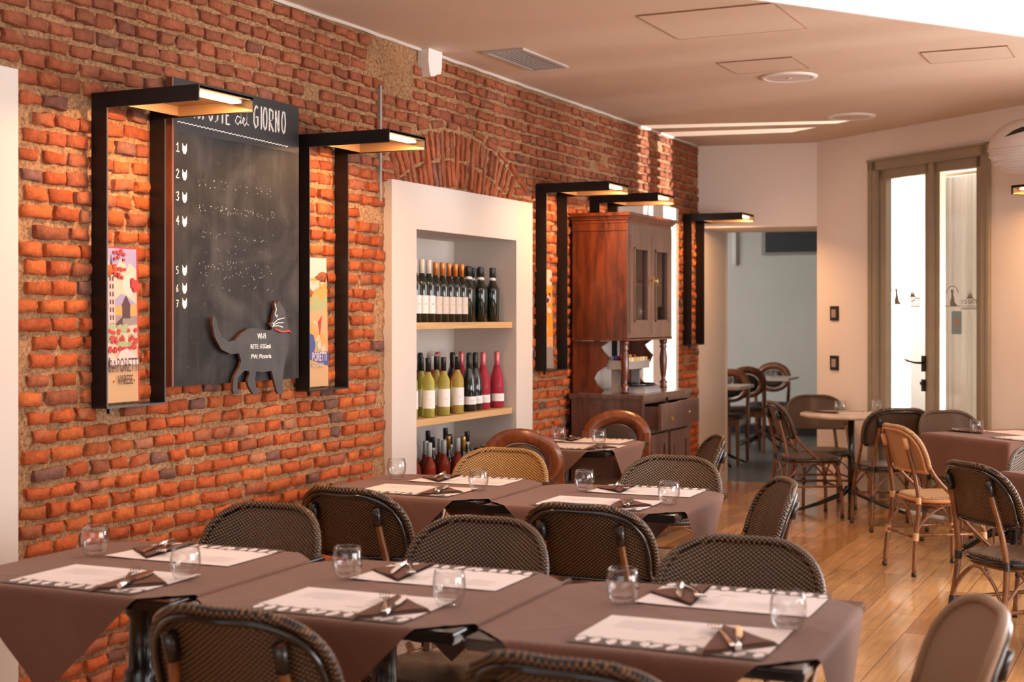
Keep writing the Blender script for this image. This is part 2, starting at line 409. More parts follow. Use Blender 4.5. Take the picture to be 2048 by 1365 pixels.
def text_mesh(txt, size, sx=1.0, bold=0.0, extrude=.0004):
    cu = bpy.data.curves.new('t', 'FONT'); cu.body = txt; cu.size = size; cu.extrude = extrude; cu.offset = bold
    cu.align_x = 'LEFT'; cu.resolution_u = 3
    o = bpy.data.objects.new('t', cu); COL.objects.link(o)
    bpy.context.view_layer.update()
    me = bpy.data.meshes.new_from_object(o.evaluated_get(bpy.context.evaluated_depsgraph_get()))
    v = [(p.co.x*sx, p.co.y, p.co.z) for p in me.vertices]; f = [tuple(p.vertices) for p in me.polygons]
    bpy.data.objects.remove(o); bpy.data.curves.remove(cu); bpy.data.meshes.remove(me)
    return v, f
def add_text(mb, txt, T, size, sx=1.0, mi=0, bold=0.0, width=None, org=(0, 0)):
    """T maps (a,b,out) to world; the text starts at org; width rescales the run"""
    v, f = text_mesh(txt, size, sx, bold)
    if width:
        x0 = min(p[0] for p in v); x1 = max(p[0] for p in v); k = width/(x1-x0)
        v = [((p[0]-x0)*k, p[1], p[2]) for p in v]
    mb.add([T(org[0]+p[0], org[1]+p[1], p[2]) for p in v], f, mi)

# ------------------------------------------------------------------ the room
H = 2.967
XW = -3.78                                   # face of the brick wall
D0 = Vector((-2.804, 11.866, 0)); DE = Vector((.770, -.638, 0)); DN = Vector((-.638, -.770, 0))
def DW(s, z, out=0.0):                       # point on the glass-door wall
    p = D0+DE*s+DN*out; return (p.x, p.y, z)
DLEN = 7.6
# floor and ceiling
struct('floor', MB().add([(-4.6, -3, 0), (3.6, -3, 0), (3.6, 12.62, 0), (-4.6, 12.62, 0)], [(0, 1, 2, 3)]).add([(-4.6, -3, -.12), (3.6, -3, -.12), (3.6, 12.62, -.12), (-4.6, 12.62, -.12)], [(3, 2, 1, 0)]), OAKF)
struct('floor_back_room', MB().box(-9, 1, 12.62, 19.2, -.12, 0), DARKF)
cb = MB()
cb.prism([(-4.6, -3), (3.6, -3), (3.9, 6.75), (-2.55, 12.2), (-2.45, 12.6), (-4.6, 12.6)], lambda a, b, t: (a, b, t), H, H+.15)
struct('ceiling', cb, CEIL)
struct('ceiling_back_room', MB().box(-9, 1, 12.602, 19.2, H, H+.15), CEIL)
struct('wall_right', MB().box(3.4, 3.6, -3, 6.7, 0, .55).box(3.4, 3.6, -3, 1.8, .55, 2.3).box(3.4, 3.6, 6.4, 6.62, .55, 2.3)
       .box(3.4, 3.6, -3, 6.7, 2.3, H), PLAS)
struct('wall_behind', MB().box(-4.6, 3.6, -3.2, -3, 0, .9).box(-4.6, -2.7, -3.2, -3, .9, 2.65).box(2.1, 3.6, -3.2, -3, .9, 2.65).box(-4.6, 3.6, -3.2, -3, 2.65, H), PLAS)

# --- brick wall: mortar bed and one raised, uneven face for every brick
NICHE = (6.69, 7.95, .44, 1.975)             # wine niche opening Y0,Y1,Z0,Z1
FRAMES = [(6.427, 8.19, 0, 2.222), (9.72, 11.065, 0, 2.385), (2.2, 3.80, 0, 2.379)]
FRX = [-3.745, -3.75, -3.74]
def in_frame(y, z, pad=0):
    return any(a-pad < y < b+pad and c-pad < z < d+pad for a, b, c, d in FRAMES)
def mortar_wall():
    mb = MB(); ny = 300; nz = 96; y0, y1 = -.6, 11.70
    rnd = random.Random(3); idx = {}; vs_ = []
    for j in range(nz+1):
        for i in range(ny+1):
            y = y0+(y1-y0)*i/ny; z = H*j/nz
            x = XW-.0125+rnd.uniform(-.007, .007)
            d = math.hypot((y-6.5)/.27, (z-2.86)/.22)
            if d < 1: x += .02*(1-d*d)
            idx[i, j] = len(vs_); vs_.append((x, y, z))
    fs = []
    for j in range(nz):
        for i in range(ny):
            y = y0+(y1-y0)*(i+.5)/ny; z = H*(j+.5)/nz
            if NICHE[0]-.05 < y < NICHE[1]+.05 and NICHE[2]-.05 < z < NICHE[3]+.05: continue
            fs.append((idx[i, j], idx[i+1, j], idx[i+1, j+1], idx[i, j+1]))
    mb.add(vs_, fs, 0, True)
    # body of the wall behind the bed
    mb.box(-4.45, XW-.03, -.6, NICHE[0]-.02, 0, H); mb.box(-4.45, XW-.03, NICHE[1]+.02, 11.70, 0, H)
    mb.box(-4.45, XW-.03, NICHE[0]-.02, NICHE[1]+.02, 0, NICHE[2]-.03); mb.box(-4.45, XW-.03, NICHE[0]-.02, NICHE[1]+.02, NICHE[3]+.03, H)
    return mb
BW = MB(); TINT = []
def brick(cy, cz, w_, h_, rot=0.0, hue=None):
    rnd = random
    t = rnd.random()
    base = Vector((.44, .095, .028))
    if t < .14: base = Vector((.36, .11, .052))
    elif t < .34: base = Vector((.50, .125, .034))
    elif t < .36: base = Vector((.44, .17, .085))
    elif t < .42: base = Vector((.22, .10, .075))
    # base colour turns duller and browner towards the upper courses
    up = max(0, min(1, (cz-2.0)/.5+rnd.uniform(-.2, .2)))
    base = base.lerp(Vector((.30, .105, .058)), up*.75)
    base *= rnd.uniform(.8, 1.15)
    nx, nz_ = 6, 5
    us = [-1, -.92, -.3, .3, .92, 1]; ws = [-1, -.82, 0, .82, 1]
    dep = rnd.uniform(-.003, .010); tl = rnd.uniform(-.05, .05); tr = rnd.uniform(-.03, .03)
    ca, sa = math.cos(rot), math.sin(rot); vs_ = []
    cj = [rnd.uniform(-.007, .007) for _ in range(8)]
    for j in range(nz_):
        for i in range(nx):
            u, v_ = us[i]*w_/2, ws[j]*h_/2
            edge = i in (0, nx-1) or j in (0, nz_-1)
            corner = (i in (0, 1, nx-2, nx-1)) and (j in (0, nz_-1)) or (i in (0, nx-1))
            k = (1 if us[i] > 0 else 0)+(2 if ws[j] > 0 else 0)
            u += cj[k]*abs(us[i]); v_ += cj[4+k]*.7*abs(ws[j])
            if i in (0, nx-1) and j in (0, nz_-1): u *= .93; v_ *= .85
            u += rnd.uniform(-.004, .004); v_ += rnd.uniform(-.0034, .0034)
            x = XW+dep+tl*u+tr*v_+rnd.uniform(-.0030, .0030)
            if edge: x = XW-.022
            elif i in (1, nx-2) or j in (1, nz_-2): x -= rnd.uniform(.0005, .004)
            vs_.append((x, cy+u*ca-v_*sa, cz+u*sa+v_*ca))
    fs = [(j*nx+i, j*nx+i+1, (j+1)*nx+i+1, (j+1)*nx+i) for j in range(nz_-1) for i in range(nx-1)]
    BW.add(vs_, fs, 0, True)
    for j in range(nz_-1):
        for i in range(nx-1):
            if i in (0, nx-2) or j in (0, nz_-2): BW.sm[-(nz_-1)*(nx-1)+j*(nx-1)+i] = False
    TINT.extend([(base.x, base.y, base.z, 1)]*len(vs_))
ACY, ACZ, AR0, AR1, AAN = 7.24, .90, 1.34, 1.66, R(27)
def in_arch(y, z):
    r = math.hypot(y-ACY, z-ACZ); a = abs(math.atan2(y-ACY, z-ACZ))
    return a < AAN+.01 and r < AR1+.045
def bricks():
    z = .015; row = 0
    while z < H-.03:
        hh = random.uniform(.049, .057); y = -.5-random.random()*.1
        drift = random.uniform(-.002, .002)
        while y < 11.66:
            wl = random.choice((.105, .115, .12, .125, .10, .11, .175, .12, .13))*random.uniform(.93, 1.06)
            if y+wl > 11.68: wl = 11.68-y
            cy = y+wl/2; cz = z+hh/2+.007*math.sin(cy*1.1+row*.05)+drift
            y += wl+random.uniform(.006, .016)
            if wl < .04 or cz > H-.03: continue
            if in_arch(cy, cz): continue
            if math.hypot((cy-6.5)/.24, (cz-2.87)/.19) < 1: continue
            if random.random() < .012: continue
            bad = False
            for q in (cy-wl/2, cy, cy+wl/2):
                if in_frame(q, cz, -.004): bad = True
            if bad: continue
            brick(cy, cz, wl, hh, random.uniform(-.02, .02))
        z += .0685+random.uniform(-.002, .002); row += 1
    n = 25
    for i in range(n):
        a = -AAN+2*AAN*i/(n-1)
        for r0, r1 in ((AR0, AR0+.15), (AR0+.165, AR1)) if i % 3 else ((AR0, AR1),):
            rm = (r0+r1)/2; cy = ACY+rm*math.sin(a); cz = ACZ+rm*math.cos(a)
            if cz-(r1-r0)/2*math.cos(a) < 2.2 and abs(cy-7.3) < .95: 
                pass
            brick(cy, cz, r1-r0, .043, PI/2-a)
    for i in range(9):
        a = -AAN*.5+AAN*1.7*i/8
        rm = AR1+.035
        brick(ACY+rm*math.sin(a), ACZ+rm*math.cos(a), .13, .04, -a)
mo = struct('wall_left', mortar_wall(), MORTAR, fix=False)
bricks()
bo = BW.build('brick_courses', BRICK, mo, fix=False)
ca_ = bo.data.color_attributes.new('tint', 'FLOAT_COLOR', 'POINT')
ca_.data.foreach_set('color', [c for t in TINT for c in t])
# ragged end of the brick wall beside the passage
# --- plaster frames set into the brick
def frame_ring(y0, y1, z0, z1, iy0, iy1, iz0, iz1, x):
    mb = MB(); xb = XW-.03
    mb.box(xb, x, y0, iy0, z0, z1); mb.box(xb, x, iy1, y1, z0, z1)
    mb.box(xb, x, iy0, iy1, iz1, z1); mb.box(xb, x, iy0, iy1, z0, iz0)
    return mb
mb = frame_ring(*FRAMES[0][:2], 0, FRAMES[0][3], NICHE[0], NICHE[1], NICHE[2], NICHE[3], FRX[0])
nb = -4.18                                    # back of the wine niche
mb.box(nb-.03, nb, NICHE[0]-.03, NICHE[1]+.03, NICHE[2]-.03, NICHE[3]+.03)
mb.box(nb, XW-.03, NICHE[0]-.03, NICHE[0], NICHE[2]-.03, NICHE[3]+.03); mb.box(nb, XW-.03, NICHE[1], NICHE[1]+.03, NICHE[2]-.03, NICHE[3]+.03)
mb.box(nb, XW-.03, NICHE[0], NICHE[1], NICHE[3], NICHE[3]+.03); mb.box(nb, XW-.03, NICHE[0], NICHE[1], NICHE[2]-.03, NICHE[2])
struct('trim_1', mb, WHITE)
struct('trim_2', MB().box(XW-.03, FRX[1], 9.72, 11.065, 0, 2.385), WHITE)
struct('trim_3', MB().box(XW-.03, FRX[2], 2.2, 3.80, 0, 2.379), WHITE)
struct('trim_4', MB().tube([(XW+.004, -.5+i*.12, H-.006+random.uniform(-.003, .003)) for i in range(102)], .012, 5), WHITE)
# white plaster stub hanging under the ceiling
tag(MB().prism([(6.79, H-.001), (6.945, H-.001), (6.94, 2.87), (6.925, 2.842), (6.885, 2.835), (6.86, 2.822), (6.815, 2.815), (6.80, 2.835), (6.785, 2.9)], lambda a, b, t: (t, a, b), XW-.012, XW+.055).build('alarm_sensor', WHITEP), 'small rounded white box fixed at the top of the brick wall under the ceiling', 'sensor')
# grey conduit strip on the bricks above the second wall lamp
tag(MB().box(XW-.01, XW+.012, 6.348, 6.366, 2.10, 2.70).build('cable_cover', GREYP), 'thin grey vertical cable strip on the brick wall above the second lamp', 'cable cover')

# --- end wall with passage
PX = -2.80
mb = MB()
ET = lambda a, b, t: (a, 11.70+(a+3.8)*.168+t, b)      # end wall runs slightly skewed
mb.prism([(-3.8, 2.265), (PX, 2.265), (PX, H), (-3.8, H)], ET, 0, .75)
mb.box(-4.45, -3.8, 11.70, 12.6, 0, H)
struct('wall_end', mb, PLAS)
struct('trim_5', MB().box(-3.80, -3.785, 11.705, 12.475, 0, 2.26), WHITE)
struct('baseboard_end', MB().box(-3.785, -3.775, 11.72, 12.46, 0, .10), WHITEP)
# --- glass-door wall
DS0, DS1, DZ1 = .671, 2.01, 2.745
mb = MB(); Tq = lambda a, b, t: DW(a, b, t)
def dbox(mb, s0, s1, z0, z1, o0, o1, mi=0): return mb.box(s0, s1, z0, z1, o0, o1, mi, T=lambda a, b, c: DW(a, b, c))
dbox(mb, 0, DS0, 0, H, -.42, 0); dbox(mb, DS1, 4.1, 0, H, -.42, 0); dbox(mb, 6.4, 7.0, 0, H, -.12, 0); dbox(mb, 7.0, 8.05, 0, 1.12, -.12, 0); dbox(mb, 7.0, 8.05, 2.75, H, -.12, 0); dbox(mb, 7.42, 7.58, 1.12, 2.75, -.12, 0); dbox(mb, 8.05, 8.2, 0, H, -.12, 0); dbox(mb, 4.1, 6.4, 0, .4, -.42, 0); dbox(mb, 4.1, 6.4, 2.75, H, -.42, 0); dbox(mb, DS0, DS1, DZ1, H, -.42, 0)
struct('wall_door', mb, PLAS)
struct('wall_passage', MB().box(PX, PX+.35, 12.05, 12.6, 0, H), BACKW)
mb = MB(); dbox(mb, 0.01, DS0-.005, 0, .09, 0, .008); struct('baseboard_door', mb, PLAS)
# back room
struct('wall_back', MB().box(-9, 1, 17.9, 18.1, 0, H), BACKW)
struct('wall_back_left', MB().box(-9.1, -8.9, 12.6, 17.9, 0, H), BACKW)
struct('wall_back_right', MB().box(-1.0, -.8, 12.6, 17.9, 0, H), BACKW)
struct('wall_back_front', MB().box(-8.9, -4.45, 12.5, 12.6, 0, H).box(PX+.35, -.8, 12.62, 12.72, 0, H), BACKW)
struct('baseboard_back', MB().box(-8.9, -1, 17.885, 17.9, 0, .11), BLACKB)
light('back_room_light', 'AREA', (-6.6, 14.4, 2.9), (-6, 16.4, 0), 190, (1, .96, .90), 3, 2)
tag(MB().box(-5.31, -5.26, 17.80, 17.90, 2.18, H).build('duct_cover', WHITEP), 'white vertical duct on the back room wall seen through the passage', 'duct')
t = thing('wall_screen', 'black flat screen high on the back room wall seen through the passage', 'screen', (-4.35, 17.9, 2.35))
MB().box(-.52, .75, -.10, -.06, -.02, .30).build('screen', BLACKB, t); MB().box(-.58, .75, -.06, 0, -.05, .32).build('housing', GREYP, t)

# --- French door
def fdoor():
    t = bpy.data.objects.new('door_1', None); COL.objects.link(t); t['kind'] = 'structure'
    f = MB(); fw = .095
    dbox(f, DS0, DS0+fw, 0, DZ1, -.10, .015); dbox(f, DS1-fw, DS1, 0, DZ1, -.10, .015); dbox(f, DS0, DS1, DZ1-.085, DZ1, -.10, .015)
    dbox(f, DS0+.03, DS0+.05, 0, DZ1, .015, .024); dbox(f, DS1-.025, DS1, 0, DZ1, .015, .03); dbox(f, DS0, DS1, DZ1-.015, DZ1, .015, .03)
    f.build('door_frame', DOORW, t)
    mid = 1.375
    for k, (a, b) in enumerate(((DS0+fw, mid), (mid, DS1-fw))):
        m_ = MB(); st = .075
        for s0, s1, z0, z1 in ((a, a+st+.01, .02, DZ1-.085), (b-st, b, .02, DZ1-.085), (a, b, DZ1-.16, DZ1-.085), (a, b, .36, .49), (a, b, .02, .12)):
            dbox(m_, s0, s1, z0, z1, -.075, -.02)
        dbox(m_, a+.06, b-.06, .10, .40, -.055, -.035, 1)
        dbox(m_, a+.10, b-.10, .14, .34, -.06, -.028, 1)
        if k == 1: dbox(m_, a-.018, a+.03, .02, DZ1-.085, -.02, .0)
        lf = m_.build('door_leaf', [DOORW, DOORL], t)
        g = MB(); dbox(g, a+st, b-st, .485, DZ1-.15, -.052, -.046); g.build('glass_pane', PANE, lf)
        d = MB()                                    # printed cat, skyline and shop lettering on the pane
        cx = a+.19+(.01 if k else 0); T = lambda p, q, o: DW(cx+p, 1.60-.02*k+q, -.045+o)
        cat = [(-.03, 0), (-.035, .03), (-.02, .07), (-.022, .10), (-.03, .12), (-.02, .125), (-.01, .12), (0, .13), (.002, .11), (-.002, .09), (.01, .06), (.015, .03), (.05, .0)]
        d.prism(cat, T, 0, .0006)
        d.box(-.13, .26, 0, .004, 0, .0006, T=lambda p, q, o: T(p, q, o))
        for q in range(24):
            an = PI*q/23; d.box(-.004, .004, -.003, .003, 0, .0006, T=lambda p, q_, o: T(-.01+.06*math.cos(an)+p, .10+.05*math.sin(an)+q_, o))
        add_text(d, 'I 12 GATTI', T, .045, .8, 0, .0012, width=.17, org=(.085, .018))
        add_text(d, 'PIZZERIA RISTORANTE', T, .018, .8, 0, .0006, width=.17, org=(.085, -.022))
        d.prism([(.13, .055), (.15, .07), (.155, .10), (.165, .075), (.17, .13), (.178, .075), (.19, .10), (.195, .07), (.215, .055)], T, 0, .0006)
        d.build('window_print', ETCH, lf)
        if k == 1:
            s_ = MB(); T2 = lambda p, q, o: DW(a+.235+p, 1.46+q, -.045+o)
            cr_ = [(x*(.052-.008)+.008*math.cos(an)*1, z*(.085-.008)+.008*math.sin(an)) for x, z, rng_ in ((1, 1, (0, 90)), (-1, 1, (90, 180)), (-1, -1, (180, 270)), (1, -1, (270, 360))) for an in (R(rng_[0]), R((rng_[0]+rng_[1])/2), R(rng_[1]))]
            s_.prism(cr_, T2, 0, .001, 0); s_.prism([(-.022, -.015), (.022, -.015), (.022, -.008), (-.022, -.008)], T2, .001, .0015, 1)
            s_.prism([(-.015, .0), (.015, .0), (.015, .02), (0, .03), (-.015, .02)], T2, .001, .0015, 1)
            s_.build('sticker', [TEALS, ORS], lf)
    h = MB()
    h.prism([(mid-.085+q[0], 1.149+q[1]) for q in ((-.02, -.06), (.02, -.06), (.02, .06), (-.02, .06))], Tq, -.02, -.008, 0)
    h.tube([DW(mid-.085, 1.155, -.01), DW(mid-.085, 1.155, .045)], .009, 8, 0)
    h.tube([DW(mid-.085, 1.155, .045), DW(mid-.13, 1.158, .048), DW(mid-.17, 1.165, .048)], [.008, .007, .008], 8, 0)
    h.tube([DW(mid-.17, 1.165, .048), DW(mid-.20, 1.17, .048), DW(mid-.225, 1.178, .048)], [.010, .013, .009], 8, 1)
    h.prism([(mid-.085+q[0], .985+q[1]) for q in ((-.018, -.045), (.018, -.045), (.018, .045), (-.018, .045))], Tq, -.02, -.006, 0)
    h.tube([DW(mid-.085, 1.0, -.01), DW(mid-.085, 1.0, .012)], .014, 10, 0)
    h.build('door_handle', [plain('dark_bronze', (.03, .02, .015), .35, metal=.7), BRASS], t, 'dark bronze lever with a brass grip')
    return t
fdoor()
# --- courtyard outside the door
mb = MB(); dbox(mb, -7.5, 9, -.05, 5.0, -4.4, -4.2)
for s_ in (): pass
struct('wall_courtyard', mb, OUTW)
struct('ground_outside', MB().box(-3.2, 14, 10.2, 22, -.2, -.02, T=lambda a, b, c: (a, b, c) if False else DW((a+3.2)*.8-3.5, c, -.45-(b-10.2)*.25)), OUTG)
t = thing('sheer_curtain', 'pale sheer curtain outside the right leaf of the glass door, plus an added unseen panel', 'curtain', (0, 0, 0))
pts = []
mb = MB(); n = 60; vv = []
for i in range(n+1):
    s_ = 1.0+.38*i/n; o = -.5+.03*math.sin(i*.9)+.015*math.sin(i*2.3)
    vv += [DW(s_, .05, o), DW(s_, 2.60, o)]
mb.add(vv, [(2*i, 2*i+2, 2*i+3, 2*i+1) for i in range(n)], 0, True); mb.build('curtain_fabric', SHEER, t, fix=False)
mb = MB(); vv = []  # second panel, out of view, added to cut the edge of the glint beam
for i in range(n+1):
    s_ = 1.96+.75*i/n; o = -.5+.03*math.sin(i*.9)
    vv += [DW(s_, .05, o), DW(s_, 2.60, o)]
mb.add(vv, [(2*i, 2*i+2, 2*i+3, 2*i+1) for i in range(n)], 0, True); mb.build('curtain_fabric', SHEER, t, fix=False)
MB().tube([DW(.98, 2.62, -.5), DW(2.75, 2.62, -.5)], .012, 8).build('curtain_rod', BRASS, t)
mb = MB(); dbox(mb, -3.4, -2.2, 2.6, 3.7, -4.2, -4.13)
tag(mb.build('wall_mural', plain('mural_brown', (.48, .31, .17), .8, var=.7, vscale=3)), 'brown painted panel high on the courtyard wall beyond the door glass', 'panel')
mb = MB(); dbox(mb, -3.2, -2.92, 1.75, 2.35, -4.2, -4.16)
tag(mb.build('wall_poster', plain('poster_blue_brown', (.22, .27, .28), .8, var=.8, vscale=4)), 'blue and brown poster on the courtyard wall beyond the door glass', 'poster')

# switches on the door wall
for z0, lab in ((1.532, 'upper black wall switch plate left of the glass door'), (1.124, 'lower black wall switch plate left of the glass door')):
    t = thing('light_switch', lab, 'light switch', DW(.24, z0, 0), math.atan2(DE.y, DE.x), 'switches beside the door')
    MB().box(-.052, .052, -.012, -.001, -.06, .06).build('wall_plate', SWB, t)
    MB().box(-.026, .026, -.017, -.012, -.033, .033).box(-.018, .018, -.019, -.017, .002, .026, 0).build('rocker', SWG, t)

# ------------------------------------------------------------------ ceiling fittings
def outline_panel(y0, y1, x0, x1, lab, gap=.005):
    m_ = MB(); z = H-.006
    m_.box(x0, x1, y0, y1, z, H+.0)
    o = m_.build('access_panel', CEIL); tag(o, lab, 'ceiling panel', 'flush access panels')
    fr = MB()
    for a in ((x0-gap, x0, y0-gap, y1+gap), (x1, x1+gap, y0-gap, y1+gap), (x0, x1, y0-gap, y0), (x0, x1, y1, y1+gap)): fr.box(*a, H-.0065, H+.0)
    fr.build('panel_gap', plain('panel_gap_brown', (.30, .18, .11), .8), o)
outline_panel(6.50, 7.13, -2.41, -1.74, 'largest flush access panel in the ceiling, nearest the glowing panel')
outline_panel(7.90, 8.29, -2.44, -2.01, 'flush access panel in the ceiling just before the nearer round speaker')
outline_panel(8.07, 8.43, -1.33, -.88, 'oblong flush access panel in the ceiling at the right')
for x, y, lab in ((-2.19, 8.54, 'round flush ceiling speaker nearer the camera, beside an access panel'), (-2.209, 10.413, 'round flush ceiling speaker farther away, before the glass door')):
    t = thing('ceiling_speaker', lab, 'ceiling speaker', (x, y, H), 0, 'round ceiling speakers')
    MB().lathe([(.135, -.008), (.145, -.014), (.165, -.012), (.172, -.004), (.173, 0)], 32).build('trim_ring', WHITEP, t)
    MB().lathe([(0, -.010), (.134, -.0101)], 32).lathe([(0, -.016), (.018, -.014), (.02, -.010)], 12).build('grille', plain('speaker_grille', (.60, .50, .44), .7, bump=.5, bscale=500) if 'speaker_grille' not in MATS else MATS['speaker_grille'], t)
t = thing('air_vent', 'rectangular slatted air vent in the ceiling beside the brick wall', 'air vent', (-3.385, 7.32, H))
f = MB()
for a in ((-.125, -.10, -.315, .315), (.10, .125, -.315, .315), (-.10, .10, -.315, -.29), (-.10, .10, .29, .315)): f.box(*a, -.012, 0)
f.build('vent_frame', plain('vent_grey', (.45, .40, .36), .5), t); MB().box(-.10, .10, -.29, .29, -.002, -.001).build('backing', BLACKB, t)
for k in range(8):
    x = -.088+.025*k
    MB().box(-.0035, .0035, -.29, .29, -.001, .001, T=lambda a, b, c, x=x: (x+a, b, -.007+c+a*.6)).build('slat', GREYP, t)
t = thing('ceiling_glow_panel', 'added white glowing panel in place of the brightly lit ceiling at the top right', 'glowing panel', (-1.71, 6.43, H), math.atan2(1.40, 1.0))
MB().box(-4.2, 2.6, -2.6, 0, -.014, -.008).build('diffuser', GLOWP, t)  # glowing sheet added to stand in for a brightly lit part of the ceiling
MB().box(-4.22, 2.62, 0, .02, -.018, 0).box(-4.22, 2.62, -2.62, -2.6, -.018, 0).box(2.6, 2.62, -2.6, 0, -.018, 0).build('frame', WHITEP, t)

# ------------------------------------------------------------------ wall lamps
def make_lamp(zb=1.16):
    # origin on the wall at the lower left corner, x out from the wall, y along it, z up (top at 2.35)
    t = thing('wall_lamp', '', 'wall lamp'); Wd = .345; zt = 2.352-zb; ox = .505; th = .007; dp = .074
    MB().box(0, dp, 0, th, 0, zt).box(dp-.001, dp+.001, 0, th, 0, zt, 1).build('upright', [BLACKM, EDGE], t)
    MB().box(0, dp, Wd-th, Wd, 0, zt).box(dp-.001, dp+.001, Wd-th, Wd, 0, zt, 1).build('upright', [BLACKM, EDGE], t)
    MB().box(0, dp+.003, 0, Wd, -.008, 0).box(.03, .045, .05, .062, -.03, -.008).build('bottom_plate', EDGE, t)
    MB().box(dp, ox, 0, th, zt-.056, zt).build('arm', BLACKM, t)
    MB().box(dp, ox, Wd-th, Wd, zt-.056, zt).build('arm', BLACKM, t)
    MB().box(0, ox, 0, Wd, zt, zt+.004).build('top_plate', BLACKM, t)
    MB().box(.14, ox-th, th, Wd-th, zt-.012, zt-.008).box(.14, .146, th, Wd-th, zt-.05, zt-.012).box(.146, ox-.01, th, th+.003, zt-.05, zt-.012).box(.146, ox-.002, Wd-th-.003, Wd-th, zt-.052, zt-.012).build('reflector_tray', BRASST, t)
    MB().box(.435, .480, .05, Wd-.05, zt-.026, zt-.016).build('diffuser', EMIT, t)
    l = bpy.data.lights.new('lamp_glow', 'AREA'); l.shape = 'RECTANGLE'; l.size = .045; l.size_y = .21; l.energy = 14.5; l.color = (1, .52, .22)
    lo = bpy.data.objects.new('lamp_glow', l); COL.objects.link(lo); lo.parent = t; lo.location = (.457, Wd/2, zt-.034)
    lo.rotation_euler = (0, R(16), 0)
    return t
LY = [(4.212, 'black metal wall lamp left of the chalkboard, over the red flower poster'), (5.588, 'black metal wall lamp right of the chalkboard, over the yellow landscape poster'),
      (8.305, 'black metal wall lamp between the wine niche and the tall cabinet'), (9.216, 'black metal wall lamp behind the tall cabinet, only its top showing')]
for y, lab in LY: inst('lamp', make_lamp, (XW+.004, y, 1.16), 0, lab, 'wall lamp', 'wall lamps of folded black metal')
LY5 = inst('lamp5', lambda: make_lamp(1.275), (XW+.004, 11.256, 1.275), 0, 'black metal wall lamp at the far end of the brick wall, beside the passage', 'wall lamp', 'wall lamps of folded black metal')
o = inst('lamp', make_lamp, DW(2.72, 1.16, 0.004), math.atan2(DN.y, DN.x), 'black metal wall lamp head jutting in at the right edge, right of the glass door', 'wall lamp', 'wall lamps of folded black metal')
# glossy round shade beside it
t = thing('dome_heater', 'large round glossy shade with ribbed lower part cut by the right edge', 'heater', DW(2.63, 2.63, .30), math.atan2(DE.y, DE.x)+R(18))
m_ = MB(); pr = []
for k in range(13):
    a = k/12*PI/2; pr.append((.26*math.sin(a), .10*math.cos(a)))
TT = lambda v: (v[0], -v[2], v[1])
tmp = MB().lathe(pr, 40); m_.add([TT(v) for v in tmp.v], tmp.f, 0, True)
m_.build('dome', ACRYL, t)
m_ = MB()
for q in (-.02, -.075, -.13, -.18):
    hw = math.sqrt(.26**2-q*q)*.95; m_.tube([(-hw+2*hw*k/10, -.10*math.sqrt(max(0, 1-(q/.26)**2-((-hw+2*hw*k/10)/.26)**2))-.003, q) for k in range(11)], .009, 6)
m_.build('rib', WHITEP, t)
MB().prism([(-.10, .09), (.02, .12), (.14, .15), (.02, .17), (-.04, .14)], lambda a, b, c: (a, -.10*math.sqrt(1-(a*a+b*b)/.0676)-c, b), .002, .004).build('emblem', TBLACK, t)
MB().tube([(0, 0, 0), (0, .30, 0)], .02, 8).build('mounting_arm', BLACKM, t)
t.scale = (1, 1, .72)

# ------------------------------------------------------------------ posters inside the lamp frames
def blob(cx, cy, r, n=9, seed=0, sx=1, sy=1):
    rd = random.Random(seed); return [(cx+r*sx*math.cos(2*PI*k/n)*rd.uniform(.75, 1.2), cy+r*sy*math.sin(2*PI*k/n)*rd.uniform(.75, 1.2)) for k in range(n)]
C = lambda n, c: MATS.get(n) or plain(n, c, .55)
CR = C('poster_cream', (.55, .42, .31)); LI = C('poster_lilac', (.28, .24, .40)); RD = C('poster_red', (.42, .022, .014)); GR = C('poster_green', (.30, .34, .16))
OC = C('poster_ochre', (.52, .28, .06)); TW = C('poster_tower', (.50, .36, .33)); DK = C('poster_dark', (.07, .02, .025)); TA = C('poster_tan', (.50, .30, .14)); BL = C('poster_blue', (.05, .07, .25)); WH = C('poster_white', (.58, .47, .43)); ORG = C('poster_orange', (.80, .24, .02)); GY = C('poster_grey', (.24, .19, .17))
PM = [CR, LI, RD, GR, OC, TW, DK, TA, BL, WH, ORG, GY]
def poster(y0, y1, zb, zt, lab, fn):
    t = thing('beer_poster', lab, 'poster', (XW+.012, y0, zb), 0, 'beer posters standing in the lamp frames')
    W_, H_ = y1-y0, zt-zb
    T = lambda a, b, o: (.004+o-(b/H_)*.012, a, b)
    m_ = MB(); m_.box(-.004, 0, 0, W_, 0, H_, 0, T=lambda x, a, b: (x+.004-(b/H_)*.012, a, b)); layer = [0]
    def P_(poly, mi):
        layer[0] += 1; e = .00006*layer[0]; m_.prism([(min(max(a, 0), 1)*W_, min(max(b, 0), 1)*H_) for a, b in poly], T, 0, e, mi)
    fn(P_, m_, T, W_, H_, layer); m_.build('printed_sheet', PM, t)
def rect(a, b, c, d): return [(a, b), (c, b), (c, d), (a, d)]
